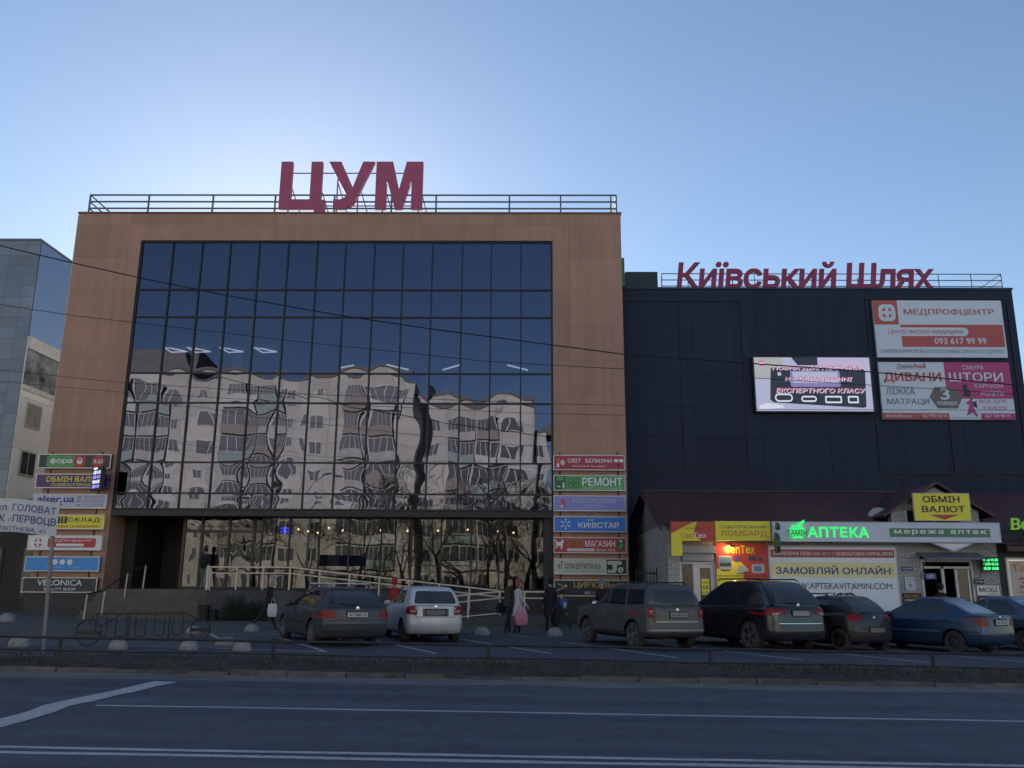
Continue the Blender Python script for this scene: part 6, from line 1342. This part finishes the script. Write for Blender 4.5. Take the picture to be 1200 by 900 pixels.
m = MB(); m.tube([(-10.33, 21.1, .62), (-10.72, 22.1, .80), (-9.05, 23.75, .78), (-8.75, 24.1, .56)], .014, 8); m.tube([(-10.33, 21.1, .40), (-10.2, 22.6, .80)], .012, 8); m.build('top_bar', RUST, bk)
for k in range(5):
    t = k / 4.6; a = Vector((-10.68 + 1.62 * t, 22.15 + 1.55 * t, 0)); b = a + Vector((.19, .18, 0)); zt = .79; zb = .22
    m = MB(); m.tube([(a.x, a.y, zt), (a.x, a.y, zb + .05), (a.x + .03, a.y, zb), (b.x - .03, b.y, zb), (b.x, b.y, zb + .05), (b.x, b.y, zt)], .015, 8); m.build('loop', RUST, bk)
m = MB(); m.tube([(-10.1, 22.72, gz(-9.7)), (-10.1, 22.72, .79)], .018, 8); m.tube([(-9.35, 23.45, gz(-9.2)), (-9.35, 23.45, .78)], .018, 8); m.build('foot', RUST, bk)
# street name post
sp_ = thing('street_name_sign', 'curled white street name plate on a grey post at the left edge', 'street sign', (-10.12, 18.5, 0)); m = MB(); m.tube([(-10.05, 18.68, gz(-10)), (-10.19, 18.68, 3.12)], .042, 12); m.build('post', mat('post_grey', (.20, .21, .225), .5, .4, var=.2, scale=5), sp_, smooth=True)
bend = lambda x: 18.5 - .10 * math.sin((x + 13.2) * 1.3) + (.22 * max(0, (x + 10.55)) ** 1.5)
dzx = lambda x: -.10 * max(0, x + 10.9)
m = MB(); nx = 30; x0, x1, zl, zh = -13.1, -10.08, 2.62, 3.33; vs = []
for yo in (0, .012):
    for z in (zl, zh):
        for i in range(nx + 1):
            x = x0 + (x1 - x0) * i / nx; vs.append((x, bend(x) + yo, z + dzx(x)))
q = nx + 1; fs = []
for i in range(nx): fs += [(i, i + 1, q + i + 1, q + i), (2 * q + i, 3 * q + i, 3 * q + i + 1, 2 * q + i + 1), (q + i, q + i + 1, 3 * q + i + 1, 3 * q + i), (i, 2 * q + i, 2 * q + i + 1, i + 1)]
fs += [(0, q, 3 * q, 2 * q), (nx, 2 * q + nx, 3 * q + nx, q + nx)]
m.raw(vs, fs); m.build('plate', mat('plate_dusty_white', (.56, .60, .66), .6, var=.1, scale=3), sp_, smooth=True)
m = MB()
for s_, xa, xb, za, zb, bo in (('вул. ГОЛОВАТОГО', -11.40, -9.74, 3.03, 3.22, .012), ('ЖК «ПЕРВОЦВІТ»', -11.42, -9.82, 2.80, 2.99, .016), ('вул. ЛЮТНЕВА, 45', -11.52, -10.28, 2.62, 2.74, .010)):
    vs, fs, _ = text_geo(s_, bo); P = [(xa + a * (xb - xa), za + b * (zb - za)) for a, b, c in vs]
    keep = [f for f in fs if all(P[i][0] < -10.10 for i in f)]
    m.raw([(x, bend(x) - .006, z + dzx(x)) for x, z in P], keep)
m.build('lettering', NVY, sp_)
# evergreen shrubs against the terrace wall, litter bins by the steps
LEAF = mat('evergreen_leaf', (.018, .026, .014), .8)
def shrub(x, y, w, h, label, seed):
    r = random.Random(seed); o = thing('evergreen_shrub', label, 'shrub', (x, y, gz(x))); m = MB(); n = 1500
    for k in range(n):
        a, b, q = r.uniform(0, 6.28), r.uniform(0, 1.5), r.random() ** .4; px, py, pz = x + w * q * math.cos(a) * math.cos(b * .8), y + .45 * q * math.sin(a) * math.cos(b * .8), gz(x) + h * q * math.sin(b) * r.uniform(.7, 1.05)
        s = r.uniform(.02, .05); t = Vector((r.uniform(-1, 1), r.uniform(-1, 1), r.uniform(-.2, 1))).normalized() * s * 1.6; u = t.orthogonal().normalized() * s * .5
        m.raw([(px - u.x, py - u.y, pz - u.z), (px + t.x * .5, py + t.y * .5, pz + t.z * .5), (px + u.x, py + u.y, pz + u.z), (px + t.x, py + t.y, pz + t.z + s)], [(0, 1, 3), (1, 2, 3)])
    m.build('foliage', LEAF, o); m = MB()
    for k in range(5): m.tube([(x, y, gz(x) - .1), (x + r.uniform(-.5, .5) * w, y + r.uniform(-.15, .15), gz(x) + h * .7)], .015, 5)
    m.build('stem', BARK, o)
shrub(-11.35, 34.85, .62, 1.05, 'dark evergreen shrub against the terrace wall', 3); shrub(-10.5, 34.9, .5, .8, 'smaller dark evergreen shrub right of the first one on the terrace wall', 4)
def bin_(x, y, label):
    o = thing('litter_bin', label, 'bin', (x, y, gz(x))); m = MB(); m.lathe([(.15, .02), (.21, .62), (.20, .62), (.14, .06)], (x, y, gz(x)), 'Z', 18); m.build('bucket', BK, o, smooth=True)
    m = MB(); m.tube([(x - .24, y, gz(x)), (x - .24, y, gz(x) + .75)], .02, 6); m.tube([(x + .24, y, gz(x)), (x + .24, y, gz(x) + .75)], .02, 6); m.build('stand', BK, o)
bin_(-12.35, 34.3, 'black litter bin at the right foot of the entrance steps')
bench = thing('planter_box', 'long dark planter box beside the litter bin at the terrace wall', 'planter', (-12.0, 34.7, gz(-12))); m = MB(); m.box(-12.55, -12.0, 34.5, 34.9, -.1, .55); m.build('trough', STONE, bench, bevel=.02); m = MB(); m.box(-12.5, -12.05, 34.55, 34.85, .551, .56); m.build('soil', EARTH, bench)
# overhead cables
def cable(pts, label, r=.017):
    o = thing('overhead_cable', label, 'cable', pts[0], 0, 'overhead cables across the street'); m = MB(); out = []
    for (a, b) in zip(pts[:-1], pts[1:]):
        for k in range(6): out.append(tuple(Vector(a).lerp(Vector(b), k / 6)))
    out.append(pts[-1]); m.tube(out, r, 5); m.build('wire', BK, o)
def cat(y, tab): return [(x, y, z) for x, z in tab]
cable(cat(28, [(-110, 40), (-34, 17.1), (-27, 15.1), (-22, 13.9), (-18.39, 13.06), (-15.9, 12.46), (-13.29, 11.87), (-10.29, 11.25), (-6.23, 10.52), (-3.05, 10.04), (.97, 9.5), (3.39, 9.18), (7.69, 8.87), (11.66, 8.59), (16.72, 8.13), (22, 7.9), (32, 7.9), (110, 14)]), 'topmost black cable sagging across the whole front', .022)
cable(cat(28.3, [(-110, 30), (-34, 13.2), (-26, 12.0), (-18.2, 10.98), (-15.7, 10.6), (-13.2, 10.32), (-8.3, 9.74), (-1.3, 9.0), (1, 8.86), (3.45, 8.74), (7.7, 8.45), (16.8, 7.9), (24, 7.7), (32, 7.7), (110, 13)]), 'second thinner cable below the topmost one', .012)
cable(cat(29, [(-110, 18), (-34, 10.0), (-24, 9.2), (-17.8, 8.75), (-14.2, 8.38), (-8, 8.0), (0, 7.7), (8, 7.5), (18, 7.5), (32, 7.8), (110, 14)]), 'third thin cable at the height of the upper left sign', .009)
cable(cat(29.3, [(-110, 17), (-34, 9.6), (-24, 8.8), (-17.8, 8.4), (-14.2, 8.1), (-8, 7.75), (0, 7.4), (8, 7.25), (18, 7.3), (32, 7.6), (110, 13)]), 'lowest thin cable just under the third one', .008)
